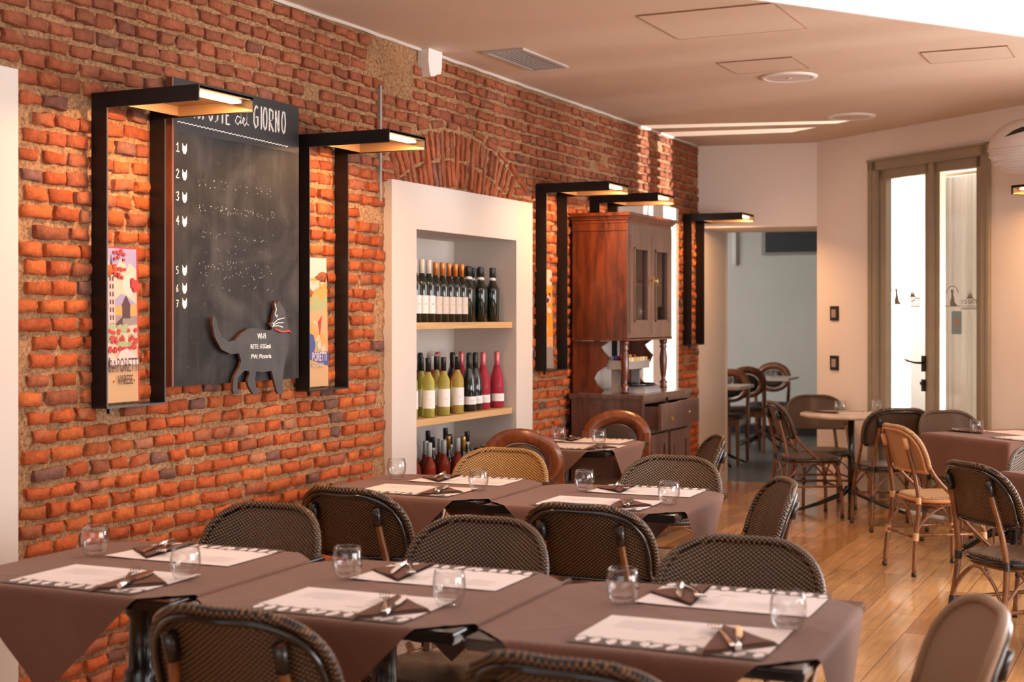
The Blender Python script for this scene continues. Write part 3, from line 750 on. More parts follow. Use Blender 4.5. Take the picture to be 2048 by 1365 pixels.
def ps1(P_, m_, T, W_, H_, ly):
    P_(rect(0, 0, 1, 1), 2); P_(rect(0, 0, .965, .99), 0); P_(rect(0, 0, .965, .24), 7)
    P_([(.3, .93), (.45, .8), (.6, .9), (.72, .84), (.8, .9), (.965, .86), (.965, .97), (.9, .99), (.3, .99)], 1)
    P_(blob(.62, .86, .12, 10, 1, 1, .5), 0); P_(blob(.8, .76, .16, 10, 2, 1, .45), 9)
    P_([(.3, .63), (.45, .66), (.6, .70), (.75, .68), (.965, .63), (.965, .60), (.3, .60)], 1)
    P_([(.2, .61), (.4, .62), (.965, .635), (.965, .53), (.2, .53)], 4)
    P_([(.2, .54), (.45, .56), (.965, .555), (.965, .50), (.2, .47)], 11)
    for a, b, c, d in ((.30, .45, .46, .60), (.31, .60, .45, .74), (.325, .74, .435, .83), (.345, .83, .415, .88)): P_(rect(a, b, c, d), 5)
    P_([(.35, .88), (.38, .955), (.41, .88)], 6)
    for k in range(7): P_(rect(.335, .48+.05*k, .365, .51+.05*k), 6); P_(rect(.395, .48+.05*k, .425, .51+.05*k), 6)
    P_(rect(.27, .42, .50, .46), 6); P_(rect(.62, .54, .80, .62), 6); P_([(.60, .62), (.71, .69), (.82, .62)], 6); P_([(.45, .50), (.62, .55), (.62, .49)], 6)
    for k in range(16):
        rd = random.Random(k+40); P_(blob(.3+.6*rd.random(), .36+.13*rd.random(), .09, 7, k, 1, .35), 3)
    for k in range(34):
        rd = random.Random(k+90); a = .28+.66*rd.random(); P_(blob(a, .31+.16*rd.random()+.04*abs(a-.6), .042, 6, k, 1, .38), 2)
    for k in range(22):
        rd = random.Random(k+190); P_(blob(.42+.32*rd.random(), .90+.085*rd.random()-.05*(k % 3), .036, 5, k, 1, .36), 2)
    for k in range(10):
        rd = random.Random(k+290); P_(blob(.84+.12*rd.random(), .72+.07*rd.random(), .05, 5, k, 1, .45), 2)
    P_([(.3, .24), (.965, .24), (.965, .27), (.85, .30), (.7, .345), (.55, .33), (.45, .28), (.3, .29)], 9)
    e = .00006*(ly[0]+1); T2 = lambda a, b, o: T(a, b, e+o)
    add_text(m_, 'BIRRA', T2, .07, 1, 6, 0, width=W_*.33, org=(W_*.11, H_*.195))
    add_text(m_, 'PORETTI', T2, .078, 1, 6, 0, width=W_*.50, org=(W_*.455, H_*.195))
    add_text(m_, 'VARESE', T2, .052, 1, 6, 0, width=W_*.36, org=(W_*.46, H_*.115))
    for a in (.40, .87): P_(blob(a, .135, .015, 8, 1, 1, .5), 10)
def ps2(P_, m_, T, W_, H_, ly):
    P_(rect(0, 0, 1, 1), 1); P_(rect(0, .70, 1, 1), 9); P_(rect(0, 0, 1, .72), 7)
    for k in range(14):
        rd = random.Random(k+5); P_(rect(.35+.4*rd.random(), .78+.06*rd.random(), .55+.35*rd.random(), .83+.05*rd.random()), (9, 4, 0)[k % 3])
    P_([(.3, .70), (.5, .74), (.7, .77), (1, .82), (1, .62), (.3, .66)], 4); P_([(.4, .62), (.6, .72), (.8, .66), (1, .74), (1, .6), (.4, .6)], 3)
    P_([(.3, .62), (.6, .65), (1, .63), (1, .5), (.3, .5)], 3); P_([(.3, .58), (1, .6), (1, .36), (.3, .3)], 7)
    for k in range(26):
        rd = random.Random(k+77); P_(blob(.3+.68*rd.random(), .28+.22*rd.random(), .08, 6, k, 1, .4), (4, 7, 3, 4, 0)[k % 5])
    P_([(.3, .42), (.5, .40), (.56, .32), (.5, .26), (.3, .28)], 8); P_([(.3, .27), (1, .27), (1, .16), (.85, .17), (.3, .22)], 8); P_([(.66, .5), (.8, .55), (.72, .4)], 2)
    e = .00006*(ly[0]+1); T2 = lambda a, b, o: T(a, b, e+o)
    add_text(m_, 'BIRRA', T2, .055, 1, 9, .001, width=W_*.34, org=(0, H_*.205)); add_text(m_, 'PORETTI', T2, .058, 1, 9, .001, width=W_*.50, org=(W_*.44, H_*.20))
    add_text(m_, 'VALGANNA', T2, .03, 1, 0, .001, width=W_*.44, org=(W_*.40, H_*.150))
def ps3(P_, m_, T, W_, H_, ly):
    P_(rect(0, 0, 1, 1), 3); P_(rect(0, .72, 1, 1), 0); P_([(.2, .80), (.5, .86), (.8, .83), (1, .86), (1, .22), (.2, .22)], 10); P_(rect(.3, 0, 1, .21), 11); P_(rect(.3, .2, .55, .6), 2)
    for k in range(16):
        rd = random.Random(k+12); P_(blob(.45+.4*rd.random(), .55+.2*rd.random(), .10, 6, k, 1, .3), (9, 2, 9, 6)[k % 4])
    P_([(.56, .8), (.59, .92), (.62, .8)], 6); P_([(.5, .5), (.9, .56), (1, .4), (.6, .3), (.5, .4)], 10)
    e = .00006*(ly[0]+1); T2 = lambda a, b, o: T(a, b, e+o)
    add_text(m_, 'BIRRA', T2, .075, 1, 9, .001, width=W_*.42, org=(W_*.26, H_*.36)); add_text(m_, 'PORETTI', T2, .08, 1, 0, .001, width=W_*.74, org=(W_*.25, H_*.225))
poster(4.225, 4.475, 1.168, 1.775, 'cream beer poster with church tower and red flowers, in the lamp left of the chalkboard', ps1)
poster(5.600, 5.850, 1.168, 1.785, 'beer poster with hilltop town and yellow fields, in the lamp right of the chalkboard', ps2)
poster(8.318, 8.56, 1.168, 1.812, 'orange beer poster with grey foot, in the lamp between niche and cabinet', ps3)

# ------------------------------------------------------------------ chalkboard and cat board
t = thing('chalkboard', 'large black menu chalkboard with chalk numbers and a GIORNO heading on the brick wall', 'chalkboard', (XW+.016, 4.645, 1.217))
BY, BZ = 4.645, 1.217
MB().box(0, .034, 0, .90, 0, 1.263).build('board_panel', BOARD, t)
MB().box(.002, .033, -.012, -.0005, 0, 1.263).build('wood_edge', REDW, t)
m_ = MB(); m_.box(.034, .0346, 0, .90, 1.045, 1.263); m_.build('heading_band', BLACKB, t)
m_ = MB(); T = lambda y, z, o: (.0347+o, y-BY, z-BZ)
def stroke(m_, pts, T, w_=.0022, mi=0):
    for (a, b), (c, d) in zip(pts, pts[1:]):
        dx, dy = c-a, d-b; l = math.hypot(dx, dy) or 1; nx, ny = -dy/l*w_, dx/l*w_; ex, ey = dx/l*w_*.5, dy/l*w_*.5
        m_.prism([(a-nx-ex, b-ny-ey), (c-nx+ex, d-ny+ey), (c+nx+ex, d+ny+ey), (a+nx-ex, b+ny-ey)], T, 0, .0006, mi)
# chalk capitals as strokes in unit boxes
GL = {'P': [[(0, 0), (0, 1), (.7, .9), (.7, .55), (0, .45)]], 'R': [[(0, 0), (0, 1), (.7, .9), (.7, .55), (0, .45), (.8, 0)]], 'O': [[(.4, 0), (.08, .2), (0, .6), (.25, 1), (.6, .95), (.75, .5), (.6, .08), (.4, 0)]],
      'S': [[(.7, .85), (.35, 1), (.05, .8), (.6, .4), (.55, .1), (.1, 0)]], 'T': [[(0, 1), (.8, 1)], [(.4, 1), (.4, 0)]], 'E': [[(.7, 1), (0, 1), (0, 0), (.7, 0)], [(0, .5), (.5, .5)]], 'G': [[(.75, .9), (.4, 1), (.05, .7), (.02, .25), (.35, 0), (.75, .15), (.75, .5), (.45, .5)]],
      'I': [[(.2, 0), (.2, 1)]], 'N': [[(0, 0), (0, 1), (.65, 0), (.65, 1)]]}
def chalk_word(wd, y, z, wtot, h):
    adv = [(.45 if c == 'I' else 1) for c in wd]; k = wtot/sum(adv); x = y
    for c, a in zip(wd, adv):
        for st in GL[c]:
            stroke(m_, [(x+p*k*.8, z+q*h) for p, q in st], T, .0020); stroke(m_, [(x+.006+p*k*.8, z+.003+q*h) for p, q in st], T, .0012)
        x += a*k
m_ = MB(); chalk_word('PROPOSTE', 4.71, 2.330, .32, .075); chalk_word('GIORNO', 5.19, 2.338, .262, .10)
stroke(m_, [(5.10, 2.37), (5.07, 2.375), (5.055, 2.35), (5.075, 2.338), (5.095, 2.36), (5.098, 2.40), (5.095, 2.345), (5.11, 2.352), (5.125, 2.368), (5.115, 2.375), (5.108, 2.355), (5.125, 2.338), (5.14, 2.36), (5.142, 2.40), (5.138, 2.35), (5.155, 2.345)], T, .0018)
m_.build('heading_lettering', CHALK, t); m_ = MB(); wv = []
for k in range(60):
    y = 4.665+.79*k/59; wv.append((y, 2.300-.018*k/59+(.004 if k % 2 else -.001)))
stroke(m_, wv, T, .0016); m_.build('wavy_line', CHALK, t); m_ = MB()
DG = {'1': [[(.2, .75), (.5, 1), (.5, 0)], [(.15, 0), (.85, 0)]], '2': [[(.1, .8), (.4, 1), (.75, .8), (.1, 0), (.8, .02)]], '3': [[(.1, .9), (.6, 1), (.7, .75), (.35, .55), (.75, .35), (.55, .02), (.1, .08)]], '4': [[(.6, 0), (.6, 1), (.1, .4), (.85, .4)]],
      '5': [[(.7, 1), (.2, 1), (.2, .6), (.7, .5), (.65, .1), (.15, 0)]], '6': [[(.6, 1), (.2, .5), (.3, 0), (.7, .2), (.5, .5), (.2, .4)]], '7': [[(.15, .95), (.75, .95), (.35, 0)], [(.3, .5), (.65, .5)]]}
for n_, z in zip('1234567', (2.199, 2.091, 1.998, 1.899, 1.698, 1.624, 1.562)):
    s_ = .85 if n_ < '5' else .7
    for st in DG[n_]: stroke(m_, [(4.655+.03*s_*p, z-.02+.042*s_*q) for p, q in st], T, .0018)
    c0 = 4.697; m_.prism([(c0, z+.018), (c0+.008, z+.006), (c0+.020, z+.006), (c0+.028, z+.018), (c0+.028, z-.012), (c0+.020, z-.026), (c0+.008, z-.026), (c0, z-.012)], T, 0, .0006)
m_.build('number_list', CHALK, t); m_ = MB()
rd = random.Random(5)
for z, n_ in ((2.06, 24), (1.955, 60), (1.85, 22), (1.79, 10), (1.72, 34), (1.68, 26), (1.63, 14)):      # half wiped lines of writing
    for k in range(n_):
        y = 4.80+.55*rd.random(); zz = z+rd.uniform(-.018, .018); a = rd.random()*PI; l = .003+.004*rd.random()
        stroke(m_, [(y, zz), (y+l*math.cos(a), zz+l*math.sin(a))], T, .0004)
m_.build('chalk_residue', CHALK, t)
CATP = [(4.865, 1.501), (4.88, 1.501), (4.896, 1.481), (4.906, 1.449), (4.932, 1.417), (4.98, 1.394), (5.023, 1.4), (5.066, 1.429), (5.121, 1.451), (5.177, 1.452), (5.234, 1.444), (5.292, 1.44), (5.3, 1.45), (5.286, 1.46), (5.28, 1.47), (5.298, 1.48), (5.306, 1.508), (5.318, 1.535), (5.31, 1.575), (5.33, 1.559), (5.351, 1.576), (5.363, 1.562), (5.393, 1.535), (5.411, 1.501), (5.417, 1.466), (5.429, 1.439), (5.432, 1.397), (5.417, 1.349), (5.399, 1.301), (5.387, 1.26), (5.375, 1.192), (5.387, 1.161), (5.375, 1.15), (5.345, 1.154), (5.333, 1.167), (5.306, 1.229), (5.292, 1.26), (5.223, 1.256), (5.177, 1.261), (5.166, 1.228), (5.177, 1.187), (5.194, 1.173), (5.183, 1.159), (5.155, 1.162), (5.121, 1.196), (5.11, 1.223), (5.127, 1.252), (5.121, 1.266), (5.088, 1.267), (5.044, 1.239), (5.039, 1.197), (5.055, 1.176), (5.044, 1.166), (5.014, 1.17), (5.007, 1.189), (5.012, 1.24), (5.055, 1.285), (5.066, 1.31), (5.05, 1.344), (4.991, 1.342), (4.927, 1.363), (4.88, 1.418), (4.865, 1.469)]
t = thing('cat_sign', 'black cat shaped slate sign with chalk Wi-Fi note hung over the chalkboard corner', 'sign', (XW+.063, 5.15, 1.15))
TC = lambda y, z, o: (o, y-5.15, z-1.15)
MB().prism(CATP, TC, 0, .012, 0, 1).build('cat_panel', [CATB, CATE], t)
m_ = MB(); T = lambda y, z, o: TC(y, z, .0122+o)
add_text(m_, 'WI-FI', T, .035, .7, 0, 0, width=.062, org=(5.185, 1.405)); add_text(m_, 'RETE: i12Gatti', T, .028, .7, 0, 0, width=.15, org=(5.135, 1.362)); add_text(m_, 'PW: Pizzeria', T, .028, .7, 0, 0, width=.15, org=(5.14, 1.318))
for st in ([(5.318, 1.56), (5.33, 1.535), (5.318, 1.515), (5.33, 1.50)], [(5.305, 1.47), (5.34, 1.49), (5.39, 1.497)], [(5.305, 1.465), (5.345, 1.475), (5.385, 1.476)], [(5.305, 1.46), (5.345, 1.462), (5.38, 1.455)], [(5.30, 1.475), (5.312, 1.466), (5.30, 1.458)], [(5.326, 1.505), (5.338, 1.512), (5.332, 1.498), (5.326, 1.505)]):
    stroke(m_, st, T, .0015)
m_.build('chalk_writing', CHALK, t)
m_ = MB(); m_.tube([TC(5.312, 1.447, .016), TC(5.36, 1.434, .018), TC(5.425, 1.437, .016), TC(5.434, 1.428, .016)], .005, 6); m_.build('collar', REDC, t)
MB().tube([TC(5.30, 1.40, -.012), TC(5.30, 1.40, .0)], .01, 8).tube([TC(5.15, 1.40, -.012), TC(5.15, 1.40, .0)], .01, 8).build('spacer', BLACKM, t)

# ------------------------------------------------------------------ wine niche
for z, lab in ((1.472, 'upper pale oak shelf in the white wine niche'), (.945, 'middle pale oak shelf in the white wine niche'), (.47, 'lowest pale oak shelf in the white wine niche')):
    pl = [(NICHE[0]+.002, nb+.002), (NICHE[1]-.002, nb+.002), (NICHE[1]-.002, -3.79), (NICHE[1]-.022, -3.762), (NICHE[1]-.05, -3.752), (NICHE[0]+.002, -3.746)]
    tag(MB().prism(pl, lambda a, b, c: (b, a, z+c), -.036, 0).build('wall_shelf', SHELF), lab, 'shelf', 'oak shelves in the wine niche')
def bottle_maker(kind):
    body, cap, lab, pr = kind
    def mk():
        t = thing('wine_bottle', '', 'bottle')
        if pr == 'still': P_ = [(0, .004), (.030, 0), (.0365, .004), (.037, .19), (.034, .208), (.020, .232), (.0145, .25), (.0140, .262)]; ct = [(.0155, .252), (.0155, .325), (.0145, .329), (0, .33)]; lz = (.05, .15)
        elif pr == 'hill': P_ = [(0, .004), (.030, 0), (.038, .004), (.0375, .19), (.034, .215), (.018, .245), (.014, .262)]; ct = [(.0155, .255), (.0152, .325), (.0140, .329), (0, .33)]; lz = (.045, .14)
        else: P_ = [(0, .004), (.035, 0), (.0425, .005), (.043, .14), (.037, .19), (.022, .24), (.0155, .262)]; ct = [(.0185, .235), (.0160, .285), (.0175, .305), (.0165, .328), (.012, .334), (0, .335)]; lz = (.04, .085)
        MB().lathe(P_, 20).build('glass_body', body, t)
        MB().lathe(ct, 16).build('capsule', cap, t)
        if lab is None and cap is CAPK: MB().lathe([(.0158, .252), (.0160, .268)], 16).build('neck_band', LABW, t)
        if lab is not None:
            m_ = MB(); r = (.0382 if pr != 'spark' else .0440); n = 10; vv = []
            for k in range(n+1):
                a = R(-75)+R(150)*k/n; vv += [(r*math.cos(a), r*math.sin(a), lz[0]), (r*math.cos(a), r*math.sin(a), lz[1])]
            m_.add(vv, [(2*k, 2*k+2, 2*k+3, 2*k+1) for k in range(n)], 0, True)
            if pr == 'hill':
                for a0 in (8, 20):
                    a = R(a0); c = Vector(((r+.0006)*math.cos(a), (r+.0006)*math.sin(a), .095)); u = Vector((-math.sin(a), math.cos(a), 0))
                    m_.add([c+u*.004*math.cos(q)+Vector((0, 0, .005*math.sin(q))) for q in [2*PI*i/8 for i in range(8)]], [tuple(range(8))], 1)
            else:
                for zq in (.4, .5, .2):
                    a = R(0); z_ = lz[0]+(lz[1]-lz[0])*zq
                    m_.add([((r+.0006), y_, z_+q) for q in (0, .003) for y_ in (-.012, .012)], [(0, 1, 3, 2)], 2)
            m_.build('label', [lab, GOLDD, PGREY], t, fix=False)
        return t
    return mk
KINDS = {'white capsule red wine': (WIN_D, CAPW, LABW, 'hill'), 'copper capsule red wine': (WIN_D, CAPO, LABC, 'hill'), 'black capsule red wine': (WIN_D, CAPK, None, 'still'),
         'yellow white wine': (WIN_Y, CAPK, LABW, 'still'), 'rosé wine': (WIN_P, CAPW, LABW, 'still'), 'black sparkling wine': (WIN_D, CAPK, LABW, 'spark'), 'pink sparkling wine': (WIN_P, CAPP, LABW, 'spark'),
         'amber liquor': (WIN_R, CAPS, None, 'still'), 'gold capsule': (WIN_D, CAPG, None, 'still')}
ORD = ['first', 'second', 'third', 'fourth', 'fifth', 'sixth', 'seventh', 'eighth', 'ninth', 'tenth', 'eleventh', 'twelfth', 'thirteenth', 'fourteenth']
def bot(kind, x, y, z, lab, grp, rz=0, s=1.0):
    inst('b'+kind, bottle_maker(KINDS[kind]), (x, y, z), rz, lab, 'bottle', grp, (1, 1, s))
ZS = 1.472+.001
ys = [6.83+.08*i for i in range(14)]
for i, y in enumerate(ys):
    if i < 3: k, nm, j = 'white capsule red wine', 'white capsule bottle with white label', i
    elif i < 8: k, nm, j = 'copper capsule red wine', 'copper capsule bottle with cream label', i-3
    else: k, nm, j = 'black capsule red wine', 'front black capsule bottle without label', i-8
    bot(k, -3.835-.03*(i % 2)*(i > 8), y, ZS, f'{nm}, {ORD[j]} from left on the top niche shelf', 'wine bottles on the top niche shelf', R(-35) if i < 3 else R(-28), (1.06, 1.03, 1.0)[0 if i < 3 else 1 if i < 8 else 2])
for i in range(5):
    bot('black capsule red wine', -3.95, 7.50+.085*i, ZS, f'black capsule bottle in the row behind, {ORD[i]} from left, top niche shelf', 'wine bottles on the top niche shelf')
ZM = .945+.001
for i, (y, x) in enumerate(((6.80, -3.84), (6.92, -3.80), (7.10, -3.80), (7.27, -3.80))):
    bot('yellow white wine', x, y, ZM, f'yellow wine bottle, {ORD[i]} from left at the front of the middle niche shelf', 'wine bottles on the middle niche shelf', R(-40))
for i, y in enumerate((6.90, 7.02, 7.20)):
    bot('yellow white wine', -3.90, y, ZM, f'half hidden yellow wine bottle, second row, {ORD[i]} from left, middle niche shelf', 'wine bottles on the middle niche shelf', R(-40))
for i, (x, y) in enumerate(((-3.86, 7.37), (-3.95, 7.35), (-3.96, 7.25), (-4.0, 7.12), (-4.03, 7.0), (-4.04, 7.45))):
    bot('rosé wine', x, y, ZM, f'rosé wine bottle with white capsule, {("first at the front", "second", "third", "fourth", "fifth", "sixth at the back")[i]} on the middle niche shelf', 'wine bottles on the middle niche shelf', R(-40))
for i, (x, y) in enumerate(((-3.83, 7.475), (-3.84, 7.575), (-3.98, 7.55), (-4.09, 7.35), (-4.1, 7.2))):
    bot('black sparkling wine', x, y, ZM, f'black sparkling wine bottle, {("front left", "front right", "second row", "back row right", "back row left")[i]} on the middle niche shelf', 'wine bottles on the middle niche shelf', R(-35), 1.03)
for i, (x, y) in enumerate(((-3.84, 7.68), (-3.83, 7.85), (-4.0, 7.7), (-4.12, 7.62))):
    bot('pink sparkling wine', x, y, ZM, f'pink sparkling wine bottle, {("middle one at the front", "rightmost at the front", "behind the middle one", "at the back")[i]} on the middle niche shelf', 'wine bottles on the middle niche shelf', R(-35), 1.03)
for i in range(7):
    bot('amber liquor', -3.82-.07*(i % 2), 6.80+.085*i, .471, f'red liquor bottle with paper strip neck, {ORD[i]} from left, lowest niche shelf', 'bottles on the lowest niche shelf')
for i, (x, y) in enumerate(((-3.84, 7.42), (-3.94, 7.42))):
    bot('gold capsule', x, y, .471, f'dark bottle with gold capsule, {("nearer the front", "farther back")[i]} on the lowest niche shelf', 'bottles on the lowest niche shelf')
for i in range(9):
    bot('black capsule red wine', -3.98-.09*(i % 2), 6.86+.11*i, .471, f'black capsule bottle in the back rows, {ORD[i]} from left, lowest niche shelf', 'bottles on the lowest niche shelf', 0, 1.08 if i % 2 else 1.0)

# ------------------------------------------------------------------ tall cabinet
def cabinet():
    X0 = XW+.03; XF = -3.365; Y0, Y1 = 8.85, 9.74
    t = thing('china_cabinet', 'tall dark walnut cabinet with glazed top doors on turned columns against the brick wall', 'cabinet', (X0, Y0, 0))
    o = lambda a: a-X0
    q = lambda a: a-Y0
    def bx(m_, x0, x1, y0, y1, z0, z1, mi=0): return m_.box(o(x0), o(x1), q(y0), q(y1), z0, z1, mi)
    # upper body
    m_ = MB(); zb, zt = 1.355, 2.13; th = .02
    bx(m_, X0, XF, Y0, Y0+th, zb, zt); bx(m_, X0, XF, Y1-th, Y1, zb, zt); bx(m_, X0, XF, Y0+th, Y1-th, zb, zb+th); bx(m_, X0, XF, Y0+th, Y1-th, zt-th, zt); bx(m_, X0, X0+.012, Y0+th, Y1-th, zb+th, zt-th)
    bx(m_, X0+.02, XF-.03, Y0+th, Y1-th, 1.72, 1.735)
    m_.build('upper_body', WALN, t)
    bx(MB(), X0+.013, X0+.016, Y0+th, Y1-th, zb+th, zt-th).build('reflection_sheet', WHITE, t)  # pale sheet added in place of the room's reflection in the panes
    m_ = MB()
    for dx, z0, z1 in ((.006, zt, zt+.022), (.020, zt+.022, zt+.034), (.030, zt+.034, zt+.046), (.048, zt+.046, zt+.060), (.04, zt+.060, zt+.068)): bx(m_, X0, XF+dx, Y0-dx, Y1+dx, z0, z1)
    for dx, z0, z1 in ((.008, zt-.05, zt-.042), (.012, zb-.012, zb+.006)): bx(m_, XF-.0, XF+dx, Y0-dx, Y1+dx, z0, z1); bx(m_, X0, XF, Y0-dx, Y0, z0, z1)
    m_.build('cornice', WALN, t)
    for k, (a, b) in enumerate(((Y0+.035, (Y0+Y1)/2-.002), ((Y0+Y1)/2+.002, Y1-.035))):
        m_ = MB(); s = .075; z0, z1 = zb+.03, zt-.075
        for y0, y1, c, d in ((a, a+s, z0, z1), (b-s, b, z0, z1), (a+s, b-s, z0, z0+.085), (a+s, b-s, z1-.085, z1)): bx(m_, XF, XF+.018, y0, y1, c, d)
        for y0, y1, c, d in ((a+s, a+s+.012, z0+.085, z1-.085), (b-s-.012, b-s, z0+.085, z1-.085), (a+s, b-s, z0+.085, z0+.097), (a+s, b-s, z1-.097, z1-.085)): bx(m_, XF, XF+.024, y0, y1, c, d)
        d = m_.build('door', WALD, t)
        bx(MB(), XF, XF+.003, a+s, b-s, z0+.085, z1-.085).build('glass_pane', PANE, d)
        h = MB(); yk = (b-.03) if k == 0 else (a+.03)
        h.tube([(o(XF+.018), q(yk), 1.75), (o(XF+.06), q(yk)+(-.02 if k == 0 else .0), 1.75)], .003, 6)
        h.tube([(o(XF+.06), q(yk)-.02+.018*math.cos(v)*(1 if k == 0 else .1), 1.75+.018*math.sin(v)) for v in [2*PI*i/14 for i in range(14)]], .0022, 6, closed=True)
        h.box(o(XF+.018), o(XF+.021), q(yk)-.008, q(yk)+.008, 1.715, 1.785)
        h.build('key', BRASS, d)
    m_ = MB(); bx(m_, XF, XF+.012, Y0, Y0+.035, zb, zt); bx(m_, XF, XF+.012, Y1-.035, Y1, zb, zt); bx(m_, XF, XF+.012, Y0+.035, Y1-.035, zb, zb+.03); bx(m_, XF, XF+.012, Y0+.035, Y1-.035, zt-.075, zt)
    m_.build('face_frame', WALD, t)
    # turned columns
    zt0 = .990
    prof = [(.026, 0), (.026, .02), (.018, .03), (.030, .045), (.018, .06), (.014, .075), (.020, .10), (.026, .16), (.028, .22), (.022, .27), (.018, .285), (.028, .30), (.020, .315), (.027, .33), (.030, .345), (.026, .352)]
    for y in (Y0+.06, Y1-.06):
        MB().lathe(prof, 18, (o(XF-.03), q(y), zt0)).build('turned_column', WALN, t)
    sp = [(0, 0), (.20, 0), (.22, .02), (.17, .06), (.15, .10), (.17, .14), (.24, .19), (.26, .24), (.22, .28), (.20, .31), (.26, .35), (0, .35)]
    for y in (Y0+.004, Y1-.03):
        MB().prism(sp, lambda a, b, c, y=y: (o(X0)+a, q(y)+c, zt0+b), 0, .022).build('scroll_bracket', WALN, t)
    bx(MB(), X0, X0+.008, Y0+.03, Y1-.03, zt0, zb-.002).build('back_panel', WHITE, t, 'pale back panel')
    # base cabinet
    XB = -3.235; YB0, YB1 = 8.80, 9.80
    m_ = MB(); bx(m_, X0, XB+.015, YB0-.015, YB1+.015, .962, .988); bx(m_, X0, XB+.006, YB0-.006, YB1+.006, .950, .962)
    m_.build('worktop', WALD, t)
    m_ = MB(); bx(m_, X0, XB, YB0, YB0+.022, .0, .95); bx(m_, X0, XB, YB1-.022, YB1, 0, .95); bx(m_, X0, X0+.012, YB0, YB1, .05, .95); bx(m_, X0, XB-.01, YB0+.02, YB1-.02, .06, .08); bx(m_, X0, XB-.01, YB0+.02, YB1-.02, .73, .745)
    bx(m_, XB-.02, XB, YB0+.022, YB0+.06, 0, .95); bx(m_, XB-.02, XB, YB1-.06, YB1-.022, 0, .95); bx(m_, XB-.02, XB, 9.28, 9.32, .05, .95); bx(m_, XB-.02, XB, YB0+.06, YB1-.06, .72, .755); bx(m_, XB-.02, XB, YB0+.06, YB1-.06, .0, .09); bx(m_, XB-.02, XB, YB0+.06, YB1-.06, .925, .95)
    m_.build('base_body', WALD, t)
    for k, (a, b, out) in enumerate(((YB0+.065, 9.275, .115), (9.325, YB1-.065, .085))):
        m_ = MB(); bx(m_, XB+out-.018, XB+out, a-.012, b+.012, .755, .925); bx(m_, XB-.3, XB+out-.018, a, a+.012, .765, .91); bx(m_, XB-.3, XB+out-.018, b-.012, b, .765, .91); bx(m_, XB-.3, XB+out-.018, a+.012, b-.012, .765, .775)
        d = m_.build('drawer', WALD, t)
        h = MB(); yc = q((a+b)/2); xo = o(XB+out)
        if k == 0: h.tube([(xo+.004+.01*math.sin(v), yc+.022*math.cos(v), .835-.03*abs(math.sin(v))) for v in [PI*i/10 for i in range(11)]], .003, 6); h.box(xo, xo+.003, yc-.012, yc+.012, .80, .86)
        else: h.lathe([(.010, 0), (.010, .002), (0, .012)], 10, (0, 0, 0)); h.v = [(xo+v[2], yc+v[0], .84+v[1]) for v in h.v]
        h.build('pull', BRASS, d)
    for k, (a, b) in enumerate(((YB0+.065, 9.275), (9.325, YB1-.065))):
        m_ = MB(); s = .065
        for y0, y1, c, d in ((a, a+s, .09, .715), (b-s, b, .09, .715), (a+s, b-s, .09, .16), (a+s, b-s, .64, .715)): bx(m_, XB, XB+.018, y0, y1, c, d)
        bx(m_, XB, XB+.006, a+s, b-s, .16, .64); bx(m_, XB+.006, XB+.013, a+s+.03, b-s-.03, .19, .61)
        m_.build('door', WALD, t)
    return t
cabinet()
# on and in the cabinet
for i, (x, y, z) in enumerate(((-3.50, 9.08, 1.735), (-3.46, 9.17, 1.735), (-3.52, 9.10, 1.375), (-3.46, 9.18, 1.375), (-3.50, 9.55, 1.375))):
    t = inst('wineglass', lambda: (lambda t_: (MB().lathe([(.0, .0), (.035, 0), (.034, .003), (.006, .008), (.005, .09), (.02, .105), (.034, .13), (.038, .17), (.032, .215), (.031, .215), (.0365, .17), (.032, .132), (.0, .104)], 20).build('goblet', GLASS, t_), t_)[1])(thing('wine_glass', '', 'glass')), (x, y, z), 0,
             ('stemmed glass on the cabinet upper shelf, left one', 'stemmed glass on the cabinet upper shelf, right one', 'clear stemmed glass on the floor of the glazed cabinet, at the back left', 'clear stemmed glass on the floor of the glazed cabinet, at the front left', 'clear stemmed glass behind the right cabinet door')[i], 'glass', 'stemmed glasses inside the cabinet')
t = thing('sachet_organiser', 'grey tiered organiser of cream tea sachets on the cabinet worktop', 'organiser', (-3.50, 8.93, 1.15))
MB().box(-.02, .12, -.03, .42, .0, .006).box(.112, .118, -.03, .42, 0, .05).box(-.02, -.014, -.03, .42, 0, .085).box(-.02, .118, -.036, -.03, 0, .06).box(-.02, .118, .42, .426, 0, .06).box(.0, .06, .0, .012, -.16, 0).box(.0, .06, .38, .392, -.16, 0).build('tray', GREYP, t)
cols = [(.62, .45, .18), (.66, .52, .28), (.70, .6, .4), (.6, .4, .12)]
for k in range(8):
    mk = plain(f'sachet_{k % 4}', cols[k % 4], .6) if f'sachet_{k % 4}' not in MATS else MATS[f'sachet_{k % 4}']
    MB().box(.085, .108, -.022+.055*k, .024+.055*k, .006, .078).build('sachet_stack', mk, t)
for k, cc in enumerate(((.05, .05, .25), (.5, .02, .02), (.03, .03, .03), (.55, .35, .05), (.4, .03, .05))):
    MB().lathe([(.016, 0), (.016, .03), (.008, .04), (0, .04)], 10, (.035, .0+.085*k, .055)).box(.02, .05, -.02+.085*k, .02+.085*k, .006, .055).build('sachet_roll', plain(f'roll_{k}', cc, .5), t)
for k in range(4):
    tag(MB().box(-3.52+.008*k, -3.285-.006*k, 9.0+.012*k, 9.32+.010*(k % 2), .9885+.011*k, .9885+.011*k+.0105).build('menu_book', plain('menu_grey_%d' % k, (.42-.06*k, .40-.06*k, .42-.06*k), .5)),
        ('lowest grey menu in the stack on the cabinet worktop', 'second lowest menu in the stack on the cabinet worktop', 'third menu in the stack on the cabinet worktop', 'topmost dark menu in the stack on the cabinet worktop, under the tray')[k], 'menu', 'menus stacked on the cabinet')
